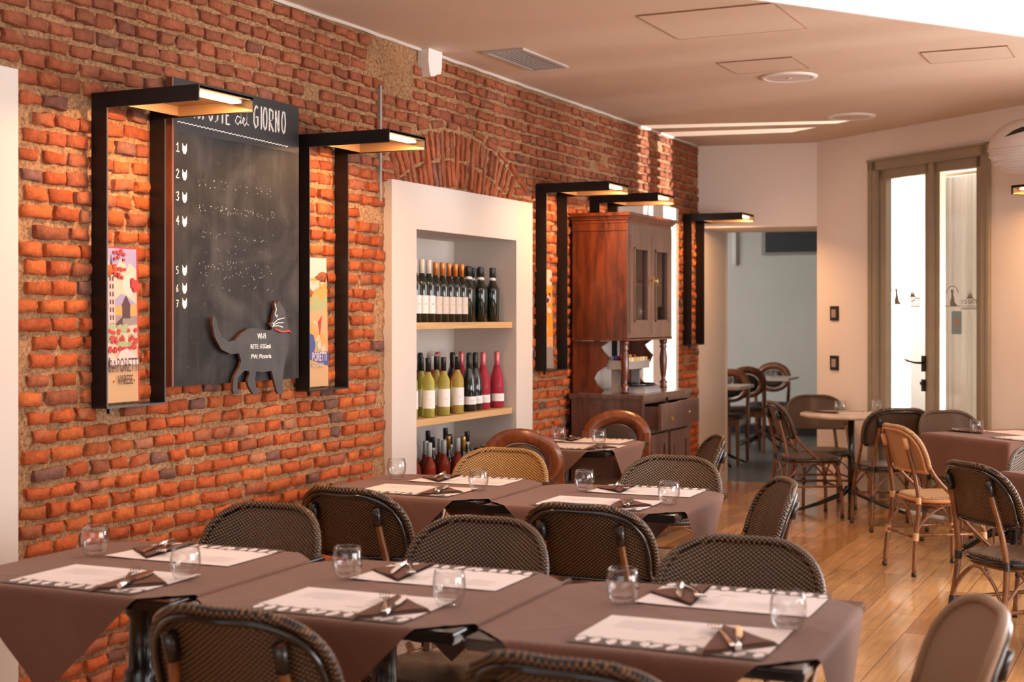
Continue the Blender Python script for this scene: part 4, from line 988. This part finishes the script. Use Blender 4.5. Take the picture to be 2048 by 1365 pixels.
tag(MB().lathe([(.0, 0), (.15, .0), (.17, .012), (.172, .012), (.152, -.003), (0, -.003)], 32, (-3.40, 9.17, 1.036), sx=.75, sy=1.0).build('serving_tray', TBLACK), 'round black serving tray lying on the stacked menus on the cabinet', 'tray')

# ------------------------------------------------------------------ tables, cloths and settings
TZ = .755
def make_table(S=.80):
    def mk():
        t = thing('dining_table', '', 'table'); h = S/2
        m_ = MB()
        for z0, z1, e in ((-.030, -.024, .006), (-.024, -.006, 0), (-.006, 0, .004)): m_.box(-h+e, h-e, -h+e, h-e, TZ-.006+z0, TZ-.006+z1)
        m_.build('tabletop', TBLACK, t)
        MB().lathe([(.10, .08), (.09, .10), (.055, .13), (.045, .16), (.06, .20), (.085, .26), (.09, .31), (.075, .37), (.045, .42), (.05, .44), (.036, .455), (.034, .60), (.05, .62), (.055, .66), (.10, .70), (.11, TZ-.037)], 20).build('pedestal', IRON, t)
        for k in range(4):
            a = k*PI/2+PI/4; c, s = math.cos(a), math.sin(a)
            pts = [(c*r, s*r, z) for r, z in ((.05, .14), (.14, .13), (.22, .085), (.30, .03), (.33, .02))]
            MB().tube(pts, [.030, .026, .022, .02, .018], 8).build('foot', IRON, t)
        return t
    return mk
def make_cloth(S=.80, D=.705, tight=True):
    def mk():
        h = S/2+.003; a = D/math.sqrt(2); n = 64; z0 = TZ-.002; vs_ = []; rb = .010
        for j in range(n+1):
            for i in range(n+1):
                p = -a+2*a*i/n; q = -a+2*a*j/n; x = (p-q)/math.sqrt(2); y = (p+q)/math.sqrt(2); z = z0
                cr = .0018*math.exp(-(p/.010)**2)+.0016*math.exp(-(q/.010)**2)+.0012*math.exp(-((p-a*.5)/.01)**2)+.0012*math.exp(-((p+a*.5)/.01)**2)
                cr += .0008*math.sin(7*x+3*y)*math.sin(5*y-2*x)
                ex = abs(x)-h; ey = abs(y)-h
                def bend(e, c, fl=1):
                    # rounded fold over the table edge, then hanging with a slight flare and wave
                    if e < 0: return 0.0, 0.0
                    an = min(e/rb, PI/2)
                    out = rb*math.sin(an); dn = rb*(1-math.cos(an)); rest = max(0, e-rb*PI/2)
                    return out+(rest*(.06+.05*math.sin(c*9))+.004*math.sin(c*30)*min(1, rest*6))*fl, dn+rest*.995
                if ex > 0: o_, d_ = bend(ex, y, 0 if tight else 1); x = math.copysign(h+o_+(0 if tight else cr*1.5), x); z -= d_
                elif ey > 0: o_, d_ = bend(ey, x); y = math.copysign(h+o_+cr*1.5, y); z -= d_
                else: z += cr
                vs_.append((x, y, z))
        fs = [(j*(n+1)+i, j*(n+1)+i+1, (j+1)*(n+1)+i+1, (j+1)*(n+1)+i) for j in range(n) for i in range(n)]
        o = MB().add(vs_, fs, 0, True).build('tablecloth', CLOTH, fix=False)
        return o
    return mk
def make_square_cloth(S=.80, ov=.27):
    def mk():
        h = S/2+.005; a = h+ov; n = 56; vs_ = []
        for j in range(n+1):
            for i in range(n+1):
                x = -a+2*a*i/n; y = -a+2*a*j/n; z = TZ-.002+.0015*math.exp(-(x/.012)**2)+.0015*math.exp(-(y/.012)**2)
                ox, oy = max(abs(x)-h, 0), max(abs(y)-h, 0); e = math.hypot(ox, oy)
                if e > 0:
                    dx, dy = math.copysign(ox, x)/e, math.copysign(oy, y)/e; an = min(e/.012, PI/2); rest = max(0, e-.012*PI/2); t_ = (x if ox == 0 else y)
                    out = .012*math.sin(an)+rest*(.07+.05*math.sin(t_*11+1))+.01*min(ox, oy)
                    x = max(-h, min(h, x))+dx*out; y = max(-h, min(h, y))+dy*out; z -= .012*(1-math.cos(an))+rest
                vs_.append((x, y, z))
        fs = [(j*(n+1)+i, j*(n+1)+i+1, (j+1)*(n+1)+i+1, (j+1)*(n+1)+i) for j in range(n) for i in range(n)]
        return MB().add(vs_, fs, 0, True).build('tablecloth', CLOTH, fix=False)
    return mk
def make_mat():
    W_, D_ = .455, .315; m_ = MB()
    T = lambda a, b, o: (a, b, o)
    # sheet with a faint lift at two corners
    n = 12; vv = []
    for j in range(n+1):
        for i in range(n+1):
            x = -W_/2+W_*i/n; y = -D_/2+D_*j/n
            vv.append((x, y, .0006+.0025*max(0, (x/W_*2))**4*max(0, (y/D_*2))**2))
    m_.add(vv, [(j*(n+1)+i, j*(n+1)+i+1, (j+1)*(n+1)+i+1, (j+1)*(n+1)+i) for j in range(n) for i in range(n)], 0, True)
    m_.prism(rect(-W_/2, -D_/2, W_/2, -D_/2+.064), T, .0008, .0010, 1)
    rd = random.Random(11); k = 12
    for i in range(k):                         # white petal shapes over the dark band, small dark bows above them
        x = -W_/2+W_*(i+.5)/k+rd.uniform(-.004, .004); tl = rd.uniform(-.010, .010); y0 = -D_/2+rd.uniform(.006, .018); hw = .0125
        m_.prism([(x+tl, y0), (x+hw*.8+tl*.6, y0+.014), (x+hw, y0+.030), (x+hw*.4, -D_/2+.066), (x-hw*.4, -D_/2+.066), (x-hw, y0+.030), (x-hw*.8+tl*.6, y0+.014)], T, .0010, .0012, 0)
        y1 = -D_/2+.066+rd.uniform(-.006, .014)
        m_.prism([(x-.010, y1+.004), (x, y1), (x+.010, y1+.005), (x+.004, y1-.002), (x+.008, y1-.006), (x, y1-.003), (x-.008, y1-.006), (x-.004, y1-.001)], T, .0010, .0013, 2)
    for (x, y, w_) in ((-.13, .03, .03), (.04, .0, .02), (.15, .07, .02), (.0, -.03, .05)):
        m_.prism(rect(x, y, x+w_, y+.005), T, .0009, .0011, 3)
    for r in range(7): m_.prism(rect(-.18, .035+.012*r, -.05+.05*(r % 2), .0362+.012*r), T, .0009, .0010, 3)
    for r in range(7): m_.prism(rect(.02, .035+.012*r, .17-.04*(r % 3), .0362+.012*r), T, .0009, .0010, 3)
    return m_.build('placemat', [PAPER, PBAND, PDARK, PGREY], fix=False)
def make_napkin():
    # square napkin folded to a triangle: long edge along y, corner towards +x
    m_ = MB(); n = 12
    for lay in range(3):
        k_ = 1-.05*lay; vv = []; ix = {}
        for j in range(n+1):
            for i in range(n+1):
                a = i/n; b = j/n; y = (-.155+.31*b)*k_; w_ = (.155-abs(-.155+.31*b))*1.0; x = -.05+w_*a*k_
                ix[i, j] = len(vv); vv.append((x, y+.004*lay, .0012+.0022*lay+.0025*a*math.sin(b*PI*2.2+lay)**2+.0015*(1-a)*lay))
        m_.add(vv, [(ix[i, j], ix[i+1, j], ix[i+1, j+1], ix[i, j+1]) for j in range(n) for i in range(n)], 0, True)
    return m_.build('napkin', NAP, fix=False)
def make_fork():
    t = thing('fork', '', 'fork'); m_ = MB()
    pr = [(-.095, .0, .0085), (-.08, .001, .0095), (-.04, .003, .006), (.0, .006, .004), (.03, .006, .004), (.045, .003, .011), (.058, .002, .0125)]
    vv = []
    for y, z, w_ in pr: vv += [(-w_, y, z+.001), (w_, y, z+.001), (w_, y, z+.003), (-w_, y, z+.003)]
    fs = [(0, 3, 2, 1)]
    for i in range(len(pr)-1):
        for k in range(4): fs.append((4*i+k, 4*i+(k+1) % 4, 4*i+4+(k+1) % 4, 4*i+4+k))
    fs.append(tuple(4*(len(pr)-1)+k for k in range(4)))
    m_.add(vv, fs, 0, True); m_.build('handle', CHROME, t)
    m_ = MB()
    for k in range(4):
        x = -.0105+.007*k; m_.tube([(x, .056, .004), (x, .075, .003), (x*.95, .095, .009)], [.0018, .0016, .0009], 5)
    m_.build('tines', CHROME, t); return t
def make_knife():
    t = thing('knife', '', 'knife')
    MB().tube([(0, -.10, .004), (0, -.06, .005), (0, -.01, .0045)], [.0065, .0055, .0045], 8).build('handle', CHROME, t)
    MB().prism([(-.004, -.012), (.004, -.012), (.010, .01), (.0105, .07), (.004, .105), (-.004, .11)], lambda a, b, c: (a, b, c+.004), 0, .0012).build('blade', CHROME, t); return t
def make_glass():
    m_ = MB(); Z = .092
    out = [(0, .0), (.024, .0), (.030, .003), (.038, .018), (.0435, .042), (.0435, .058), (.041, .075), (.0375, Z)]
    inn = [(.0362, Z), (.0395, .075), (.0420, .058), (.0420, .042), (.0360, .024), (.026, .015), (.012, .017), (0, .019)]
    m_.lathe(out+inn, 28)
    return m_.build('water_glass', GLASS)
def setting(mx, my, tz, side, rot, where, grp, glass=None, napoff=(.13, -.02), full=True, gz=None):
    """side=+1: diner on the near side; -1: diner on the far side"""
    rz = rot+(0 if side > 0 else PI)
    inst('mat', make_mat, (mx, my, tz), rz, f'white paper placemat with petal border {where}', 'placemat', grp[0])
    c, s = math.cos(rz), math.sin(rz); loc = lambda a, b: (mx+a*c-b*s, my+a*s+b*c)
    nx, ny = loc(*napoff)
    a = rz+R(5)
    inst('napkin', make_napkin, (nx, ny, tz+.0008), a, f'folded brown napkin {where}', 'napkin', grp[1])
    fx, fy = loc(napoff[0]-.030, napoff[1]+.01); kx, ky = loc(napoff[0]+.01, napoff[1]-.01)
    inst('fork', make_fork, (fx, fy, tz+.0105), a+R(24), f'steel fork lying on the napkin {where}', 'fork', grp[2], (1.15, 1.15, 1.15))
    inst('knife', make_knife, (kx, ky, tz+.0108), a+R(10), f'steel knife lying on the napkin {where}', 'knife', grp[3], (1.12, 1.12, 1.12))
    if glass: inst('glass', make_glass, (glass[0], glass[1], tz), random.random()*6, f'empty rounded water glass {where}', 'glass', grp[4])
G = ('paper placemats', 'brown napkins', 'forks on napkins', 'knives on napkins', 'water glasses')
r3 = R(2.5)
tabs = [('front row, left table nearest the brick wall', -2.835, 3.375), ('front row, middle table', -1.99, 3.375), ('front row, right table', -1.150, 3.375),
        ('middle row, left table beside the wall', -3.02, 5.53), ('middle row, right table', -2.165, 5.50), ('far table before the tall cabinet', -3.33, 7.72)]
CX = {}
for i, (nm, x, y) in enumerate(tabs):
    inst('table', make_table(), (x, y, 0), r3, f'square black pedestal table under a brown cloth, {nm}', 'table', 'square pedestal tables')
    o = inst('cloth', make_cloth(), (x, y, 0), r3, f'brown diamond-laid tablecloth on the {nm}', 'tablecloth', 'brown tablecloths')
ZT = TZ+.0008
S_ = [(-2.79, 3.155, 1, 'on the near side of the front row left table', (-2.568, 3.248)), (-2.82, 3.62, -1, 'on the far side of the front row left table', (-3.083, 3.455)),
      (-1.955, 3.15, 1, 'on the near side of the front row middle table', (-1.721, 3.246)), (-1.93, 3.62, -1, 'on the far side of the front row middle table', (-2.161, 3.458)),
      (-1.065, 3.165, 1, 'on the near side of the front row right table', (-.859, 3.342)), (-1.08, 3.65, -1, 'on the far side of the front row right table', (-1.328, 3.468)),
      (-3.0, 5.35, 1, 'on the near side of the middle row left table', (-2.754, 5.464)), (-2.97, 5.79, -1, 'on the far side of the middle row left table', (-3.296, 5.70)),
      (-2.13, 5.29, 1, 'on the near side of the middle row right table', (-1.863, 5.379)), (-2.09, 5.77, -1, 'on the far side of the middle row right table', (-2.329, 5.627)),
      (-3.15, 7.55, 1, 'on the near side of the cabinet table', (-3.104-.0, 7.72)), (-3.25, 7.98, -1, 'on the far side of the cabinet table', (-3.393, 7.80))]
for x, y, sd, wh, g in S_: setting(x, y, ZT, sd, R(2), wh, G, g, (.13, -.015) if sd > 0 else (.14, .0))

# ------------------------------------------------------------------ bistro chairs
def zt_(x): return .66+.203*(max(0, 1-abs(x/.240)**3))**(1/3)
def pan(x, z): return -.215-(z-.60)*.31+.055*(x/.235)**2-.006*0
def chair_maker(weave, frame, wrap, rail=None):
    def mk():
        t = thing('bistro_chair', '', 'chair')
        # woven back
        m_ = MB(); nx, nz_ = 28, 12
        for off in (.005, -.005):
            vv = []
            for j in range(nz_+1):
                for i in range(nx+1):
                    s = -1+2*i/nx; x = .2385*math.sin(s*PI/2); zb = .600+.03*abs(s)**4; z1 = max(zb, zt_(x)-.005*math.exp(-(x/.08)**2)); z = zb+(z1-zb)*j/nz_
                    vv.append((x, pan(x, z)+off, z))
            m_.add(vv, [(j*(nx+1)+i, j*(nx+1)+i+1, (j+1)*(nx+1)+i+1, (j+1)*(nx+1)+i) for j in range(nz_) for i in range(nx)], 0, True)
        outl = []
        for k in range(41):
            a = R(-8)+(PI+R(16))*k/40; cx, sz = math.cos(a), math.sin(a)
            if sz < 0: x = math.copysign(.2375, cx); z = .66+sz*.25
            else: x = .240*math.copysign(abs(cx)**(2/3), cx); z = .66+.203*sz**(2/3)-.005*math.exp(-(x/.08)**2)
            outl.append((x, pan(x, z), z))
        m_.tube(outl, .0135, 8, 0)
        m_.build('backrest', weave, t)
        fr = MB(); inn = [(x*.93, pan(x*.93, .66+(z-.66)*.91)-.014, .66+(z-.66)*.91) for x, y, z in outl]
        inn = [(inn[0][0]+.008, inn[0][1], .605)]+inn+[(inn[-1][0]-.008, inn[-1][1], .605)]
        fr.tube(inn, .0085, 8); fr.tube([(x, pan(x, .602)-.008, .602) for x in [-.226+.452*k/12 for k in range(13)]], .0085, 8); fr.build('back_frame', frame, t)
        for s in (-1, 1):
            a = catmull([(s*.2375, pan(.2375, .635), .635), (s*.236, -.125, .57), (s*.226, -.045, .49), (s*.215, .02, .435)], 5)
            MB().tube(a, .0115, 8).build('side_arm', BAMB, t)
            xx = .145
            pts = catmull([(s*.195, -.245, .02), (s*.185, -.232, .20), (s*.172, -.205, .42), (s*.160, -.225, .58), (s*xx, pan(xx, .72)-.026, .72), (s*xx, pan(xx, .80)-.022, .80)], 4)
            lg = MB().tube(pts, .0135, 8).build('leg', BAMB, t)
            MB().lathe([(.0155, 0), (.0155, .022), (.013, .024)], 10, (s*.1955, -.2455, 0)).build('foot_cap', TBLACK, lg)
            def at(z):
                for p, q in zip(pts, pts[1:]):
                    if p.z <= z <= q.z: return p.lerp(q, (z-p.z)/(q.z-p.z))
            MB().tube([at(.735), at(.765), pts[-1]], .0172, 8).build('cane_wrap', wrap, lg)
            for z0, z1 in ((.415, .455), (.205, .25)):
                nn = 6; P_ = []; Rr = []
                for k in range(nn):
                    c = at(z0+(z1-z0)*k/nn); d = at(z0+(z1-z0)*(k+.8)/nn); P_ += [c, c.lerp(d, .5), d]; Rr += [.0155, .0178, .0155]
                MB().tube(P_, Rr, 8).build('cane_wrap', wrap, lg)
            pts = catmull([(s*.205, .200, .02), (s*.200, .196, .20), (s*.180, .165, .43)], 4)
            lg = MB().tube(pts, .0135, 8).build('leg', BAMB, t)
            MB().lathe([(.0155, 0), (.0155, .022), (.013, .024)], 10, (s*.2055, .2005, 0)).build('foot_cap', TBLACK, lg)
            for zs in ((.205, .25), (.395, .43)):
                P_ = []; Rr = []
                for k in range(6):
                    for f3, rr_ in ((0, .0155), (.4, .0178), (.8, .0155)):
                        z0 = zs[0]+(zs[1]-zs[0])*(k+f3)/6; f_ = (z0-.02)/.41; P_.append(Vector((s*(.205-.018*f_**1.5), .200-.025*f_**1.5, z0))); Rr.append(rr_)
                MB().tube(P_, Rr, 8).build('cane_wrap', wrap, lg)
        # seat
        m_ = MB(); n = 40; out = []
        for k in range(n):
            a = 2*PI*k/n; c, s = math.cos(a), math.sin(a); e = 2/3.2
            out.append((.215*math.copysign(abs(c)**e, c)*(1.0+.06*s), .005+.205*math.copysign(abs(s)**e, s)))
        rings = [(1.0, .440), (1.01, .448), (.98, .456), (.85, .458), (.5, .453), (.0, .450)]
        vv = [(x*f_, y*f_, z) for f_, z in rings for x, y in out]
        m_.add(vv, [(r*n+k, r*n+(k+1) % n, (r+1)*n+(k+1) % n, (r+1)*n+k) for r in range(len(rings)-1) for k in range(n)], 0, True)
        m_.add([(x, y, .440) for x, y in out], [tuple(range(n-1, -1, -1))], 0)
        m_.build('seat', weave, t)
        MB().tube([(x*.99, y*.99, .432) for x, y in out], .012, 8, closed=True).build('seat_rim', frame, t)
        MB().tube([(x*.93, y*.93, .412) for x, y in out], .009, 6, closed=True).build('seat_frame', BAMB, t)
        # stretchers and curved braces
        zf = .225; f4 = [(-.184, -.230), (.184, -.230), (.199, .195), (-.199, .195)]
        for k in range(4):
            a, b = f4[k], f4[(k+1) % 4]; dz = (0, .012, 0, .012)[k]
            MB().tube([(a[0], a[1], zf+dz), (b[0], b[1], zf+dz)], .0095, 7).build('stretcher', BAMB, t)
            A = Vector((a[0], a[1], .255)); B = Vector((b[0], b[1], .255)); M = (A+B)/2; M.z = .408
            q1 = A.lerp(M, .35); q1.z = .345; q2 = B.lerp(M, .35); q2.z = .345
            u1 = A.lerp(M, .78); u1.z = .40; u2 = B.lerp(M, .78); u2.z = .40
            MB().tube(catmull([A, q1, u1, M, u2, q2, B], 4), .0075, 7).build('brace', BAMB, t)
        return t
    return mk
ck = {'dark': chair_maker(W_DARK, TBLACK, WRAP), 'yellow': chair_maker(W_YEL, WRAPT, WRAP), 'brown': chair_maker(W_BRN, TBLACK, WRAP),
      'orange': chair_maker(W_TAN, ORANGE, WRAPT), 'grey': chair_maker(W_GRY, TBLACK, WRAP), 'beige': chair_maker(W_BEI, TBLACK, WRAP)}
GC = 'woven bistro chairs'
def chair(kind, bx_, by_, yaw, lab, sc_=None):
    """bx_,by_: where the top of the back stands"""
    a = R(yaw); x = bx_-.29*math.sin(a); y = by_+.29*math.cos(a)
    inst('c_'+kind, ck[kind], (x, y, 0), a, lab, 'chair', GC, sc_)
nm = 'dark brown woven chair '
chair('dark', -2.80, 4.02, 178, nm+'on the far side of the front row left table')
chair('dark', -2.00, 4.03, 181, nm+'on the far side of the front row middle table')
chair('dark', -1.15, 3.99, 182, nm+'on the far side of the front row right table')
chair('dark', -1.90, 2.52, 2, 'dark woven chair seen from behind at the near side of the front row middle table')
chair('dark', -1.06, 2.42, -2, 'dark woven chair seen from behind at the near side of the front row right table')
chair('dark', -2.83, 4.49, -4, 'dark woven chair seen from behind on the near side of the middle row left table')
chair('dark', -1.86, 4.44, 0, 'dark woven chair seen from behind on the near side of the middle row right table')
chair('yellow', -2.97, 6.19, 184, 'yellow woven bistro chair on the far side of the middle row left table')
chair('grey', -2.10, 6.17, 178, 'dark woven chair with pale dots on the far side of the middle row right table')
chair('dark', -1.40, 5.47, 118, nm+'seen side-on at the right end of the middle row')
chair('dark', -2.25, 7.35, 118, nm+'seen side-on at the right end of the table before the cabinet')
chair('beige', -.385, 3.30, 111, 'plain tan woven chair back cut by the bottom right corner')
chair('brown', -2.85, 10.56, -60, 'brown woven chair with black edging left of the small round table')
chair('brown', -2.75, 11.50, -152, 'plain brown woven chair behind the small round table, against the wall')
chair('dark', -1.795, 10.08, 28, 'black edged woven chair in front of the glass door, right of the round table')
chair('brown', -1.50, 9.97, 224, 'brown woven chair between the glass door and the cloth covered corner table')
chair('orange', -1.575, 8.545, -54.5, 'orange cane bistro chair with tan weave and wrapped joints on the open floor')
chair('grey', -.62, 7.62, 205, 'pale dotted woven chair behind the nearer table at the right edge')
chair('dark', -.876, 6.458, -47, 'large dark woven bistro chair in the foreground at the right edge')

# ------------------------------------------------------------------ ring-backed wooden chairs
def wood_chair():
    t = thing('ring_back_chair', '', 'chair')
    n = 40; cz, rx, rz_ = .735, .215, .165; cur = lambda x, z: -.20-(z-.45)*.16+.35*x*x
    m_ = MB(); vv = []
    for k in range(n):
        a = 2*PI*k/n; c, s = math.cos(a), math.sin(a)
        for f_, o in ((1, .012), (1, -.012), (.64, -.012), (.64, .012)):
            x = rx*c*f_; z = cz+rz_*s*f_-(.018 if f_ < 1 else 0); vv.append((x, cur(x, z)+o, z))
    m_.add(vv, [(4*k+j, 4*((k+1) % n)+j, 4*((k+1) % n)+(j+1) % 4, 4*k+(j+1) % 4) for k in range(n) for j in range(4)], 0, True)
    m_.build('ring_back', RINGW, t)
    m_ = MB(); rg = [(.60, .004), (.56, .014), (.4, .020), (0, .022)]
    for sg in (1, -1):
        vv = []
        for f_, o in rg:
            for k in range(n): a = 2*PI*k/n; x = rx*math.cos(a)*f_; z = cz-.018+rz_*math.sin(a)*f_; vv.append((x, cur(x, z)+o*sg, z))
        m_.add(vv, [(r*n+k, r*n+(k+1) % n, (r+1)*n+(k+1) % n, (r+1)*n+k) for r in range(3) for k in range(n)], 0, True)
    m_.build('back_pad', PADD, t)
    m_ = MB(); out = []
    for k in range(n): a = 2*PI*k/n; c, s = math.cos(a), math.sin(a); out.append((.215*math.copysign(abs(c)**.6, c), .01+.205*math.copysign(abs(s)**.6, s)))
    for f_, z in ((1, .43), ): pass
    rings = [(1, .43), (1.01, .45), (.95, .467), (.6, .472), (0, .472)]
    m_.add([(x*f_, y*f_, z) for f_, z in rings for x, y in out], [(r*n+k, r*n+(k+1) % n, (r+1)*n+(k+1) % n, (r+1)*n+k) for r in range(4) for k in range(n)], 0, True)
    m_.build('seat', PADD, t)
    MB().box(-.195, .195, -.18, -.16, .37, .43).box(-.195, .195, .175, .195, .37, .43).box(-.195, -.175, -.18, .195, .37, .43).box(.175, .195, -.18, .195, .37, .43).build('seat_rail', RINGW, t)
    def leg(p, ws):
        m = MB(); vv = []
        for (x, y, z), w_ in zip(p, ws): vv += [(x-w_, y-w_, z), (x+w_, y-w_, z), (x+w_, y+w_, z), (x-w_, y+w_, z)]
        fs = [(0, 3, 2, 1)]+[(4*i+k, 4*i+(k+1) % 4, 4*i+4+(k+1) % 4, 4*i+4+k) for i in range(len(p)-1) for k in range(4)]+[tuple(4*(len(p)-1)+k for k in range(4))]
        m.add(vv, fs); m.build('leg', RINGW, t)
    for s in (-1, 1):
        leg([(s*.185, -.235, 0), (s*.19, -.18, .40), (s*.198, -.205, .62), (s*.20, -.215, .76)], [.014, .019, .016, .012])
        leg([(s*.19, .19, 0), (s*.185, .18, .43)], [.013, .019])
        MB().box(s*.187-.009, s*.187+.009, -.20, .18, .20, .23).build('stretcher', RINGW, t)
    return t
GWc = 'wooden ring-backed chairs'
def wchair(bx_, by_, yaw, lab, sc_=None):
    a = R(yaw); x = bx_-.27*math.sin(a); y = by_+.27*math.cos(a); inst('wood', wood_chair, (x, y, 0), a, lab, 'chair', GWc, sc_)
wchair(-3.25, 6.95, 6, 'wooden chair with ring-shaped back on the near side of the cabinet table', (1.06, 1, 1.0))
wchair(-3.33, 8.62, 184, 'wooden ring-backed chair with dark pad at the far side of the table, against the cabinet')
wchair(-4.32, 14.45, 182, 'nearest wooden ring-backed chair in the back room, at the white table', (1, 1, 1.07))
wchair(-4.363, 15.2, 22, 'second wooden ring-backed chair in the back room, its post facing the passage', (1, 1, 1.07))
wchair(-4.468, 16.70, 182, 'wooden ring-backed chair against the back wall of the back room', (1, 1, 1.07))
wchair(-4.95, 15.62, 10, 'wooden ring-backed chair mostly hidden by the passage jamb in the back room', (1, 1, 1.07))

# ------------------------------------------------------------------ other tables
def x_base(t, h, r=.36, ang=0):
    MB().lathe([(.026, .10), (.026, h)], 16).build('column', TBLACK, t)
    for k in range(4):
        a = k*PI/2+ang; c, s = math.cos(a), math.sin(a)
        MB().tube([(c*.02, s*.02, .20), (c*.06, s*.06, .15), (c*r*.6, s*r*.6, .07), (c*r, s*r, .015)], [.024, .022, .016, .012], 8).build('foot', TBLACK, t)
t = thing('round_table', 'small round stone topped table with black cross foot beside the passage', 'table', (-2.32, 10.93, 0))
MB().lathe([(.0, .738), (.375, .738), (.385, .744), (.385, .758), (.38, .765), (0, .765)], 48).build('tabletop', MARBLE, t); x_base(t, .738, .40, R(100))
inst('mat', make_mat, (-2.20, 11.02, .7655), R(200), 'white paper placemat on the right of the small round table', 'placemat', G[0])
inst('napkin', make_napkin, (-2.50, 10.93, .766), R(60), 'brown napkin on the left of the small round table', 'napkin', G[1])
inst('glass', make_glass, (-2.425, 11.02, .7655), 0, 'left water glass on the small round table', 'glass', G[4])
inst('glass', make_glass, (-2.165, 11.10, .7665), 0, 'right water glass on the small round table', 'glass', G[4])
# corner table on the right
inst('table', make_table(), (-.98, 9.50, 0), R(-43), 'square pedestal table under a brown cloth in the corner right of the glass door', 'table', 'square pedestal tables')
inst('bigcloth', make_square_cloth(), (-.98, 9.50, 0), R(-43), 'brown tablecloth on the corner table right of the glass door', 'tablecloth', 'brown tablecloths')
inst('mat', make_mat, (-.92, 9.66, ZT), R(137), 'white placemat at the far side of the corner table', 'placemat', G[0])
inst('mat', make_mat, (-.84, 9.20, ZT), R(-43), 'white placemat at the near side of the corner table', 'placemat', G[0])
inst('napkin', make_napkin, (-1.28, 9.60, ZT), R(60), 'brown napkin at the left corner of the corner table', 'napkin', G[1])
inst('fork', make_fork, (-1.28, 9.60, ZT+.01), R(80), 'steel fork on the napkin of the corner table', 'fork', G[2])
inst('glass', make_glass, (-1.22, 9.50, ZT), 0, 'water glass at the left corner of the corner table', 'glass', G[4])
# nearer table on the right edge
inst('table', make_table(), (-.24, 7.28, 0), R(-43), 'square pedestal table cut by the right edge, nearer than the corner table', 'table', 'square pedestal tables')
inst('bigcloth', make_square_cloth(), (-.24, 7.28, 0), R(-43), 'brown tablecloth on the nearer table at the right edge', 'tablecloth', 'brown tablecloths')
inst('mat', make_mat, (-.42, 7.25, ZT), R(-43), 'white placemat on the nearer table at the right edge', 'placemat', G[0])
inst('knife', make_knife, (-.52, 7.12, ZT+.0015), R(60), 'steel knife on the nearer table at the right edge', 'knife', G[3])
# back room tables
for i, (x, y, lab) in enumerate(((-4.35, 13.95, 'pale square table in the back room half hidden by the passage jamb'), (-4.42, 16.10, 'pale square table by the back wall of the back room'))):
    t = thing('cafe_table', lab, 'table', (x, y, 0), R(4), 'pale tables in the back room')
    MB().box(-.34, .34, -.34, .34, .78, .81).build('tabletop', plain('pale_tabletop_%d' % i, (.62, .50, .42), .35), t); x_base(t, .78, .36, R(40))
inst('glass', make_glass, (-4.17, 13.90, .8105), 0, 'water glass on the back room table beside the passage jamb', 'glass', G[4])
inst('glass', make_glass, (-4.30, 16.05, .8105), 0, 'water glass on the back room table by the back wall', 'glass', G[4])
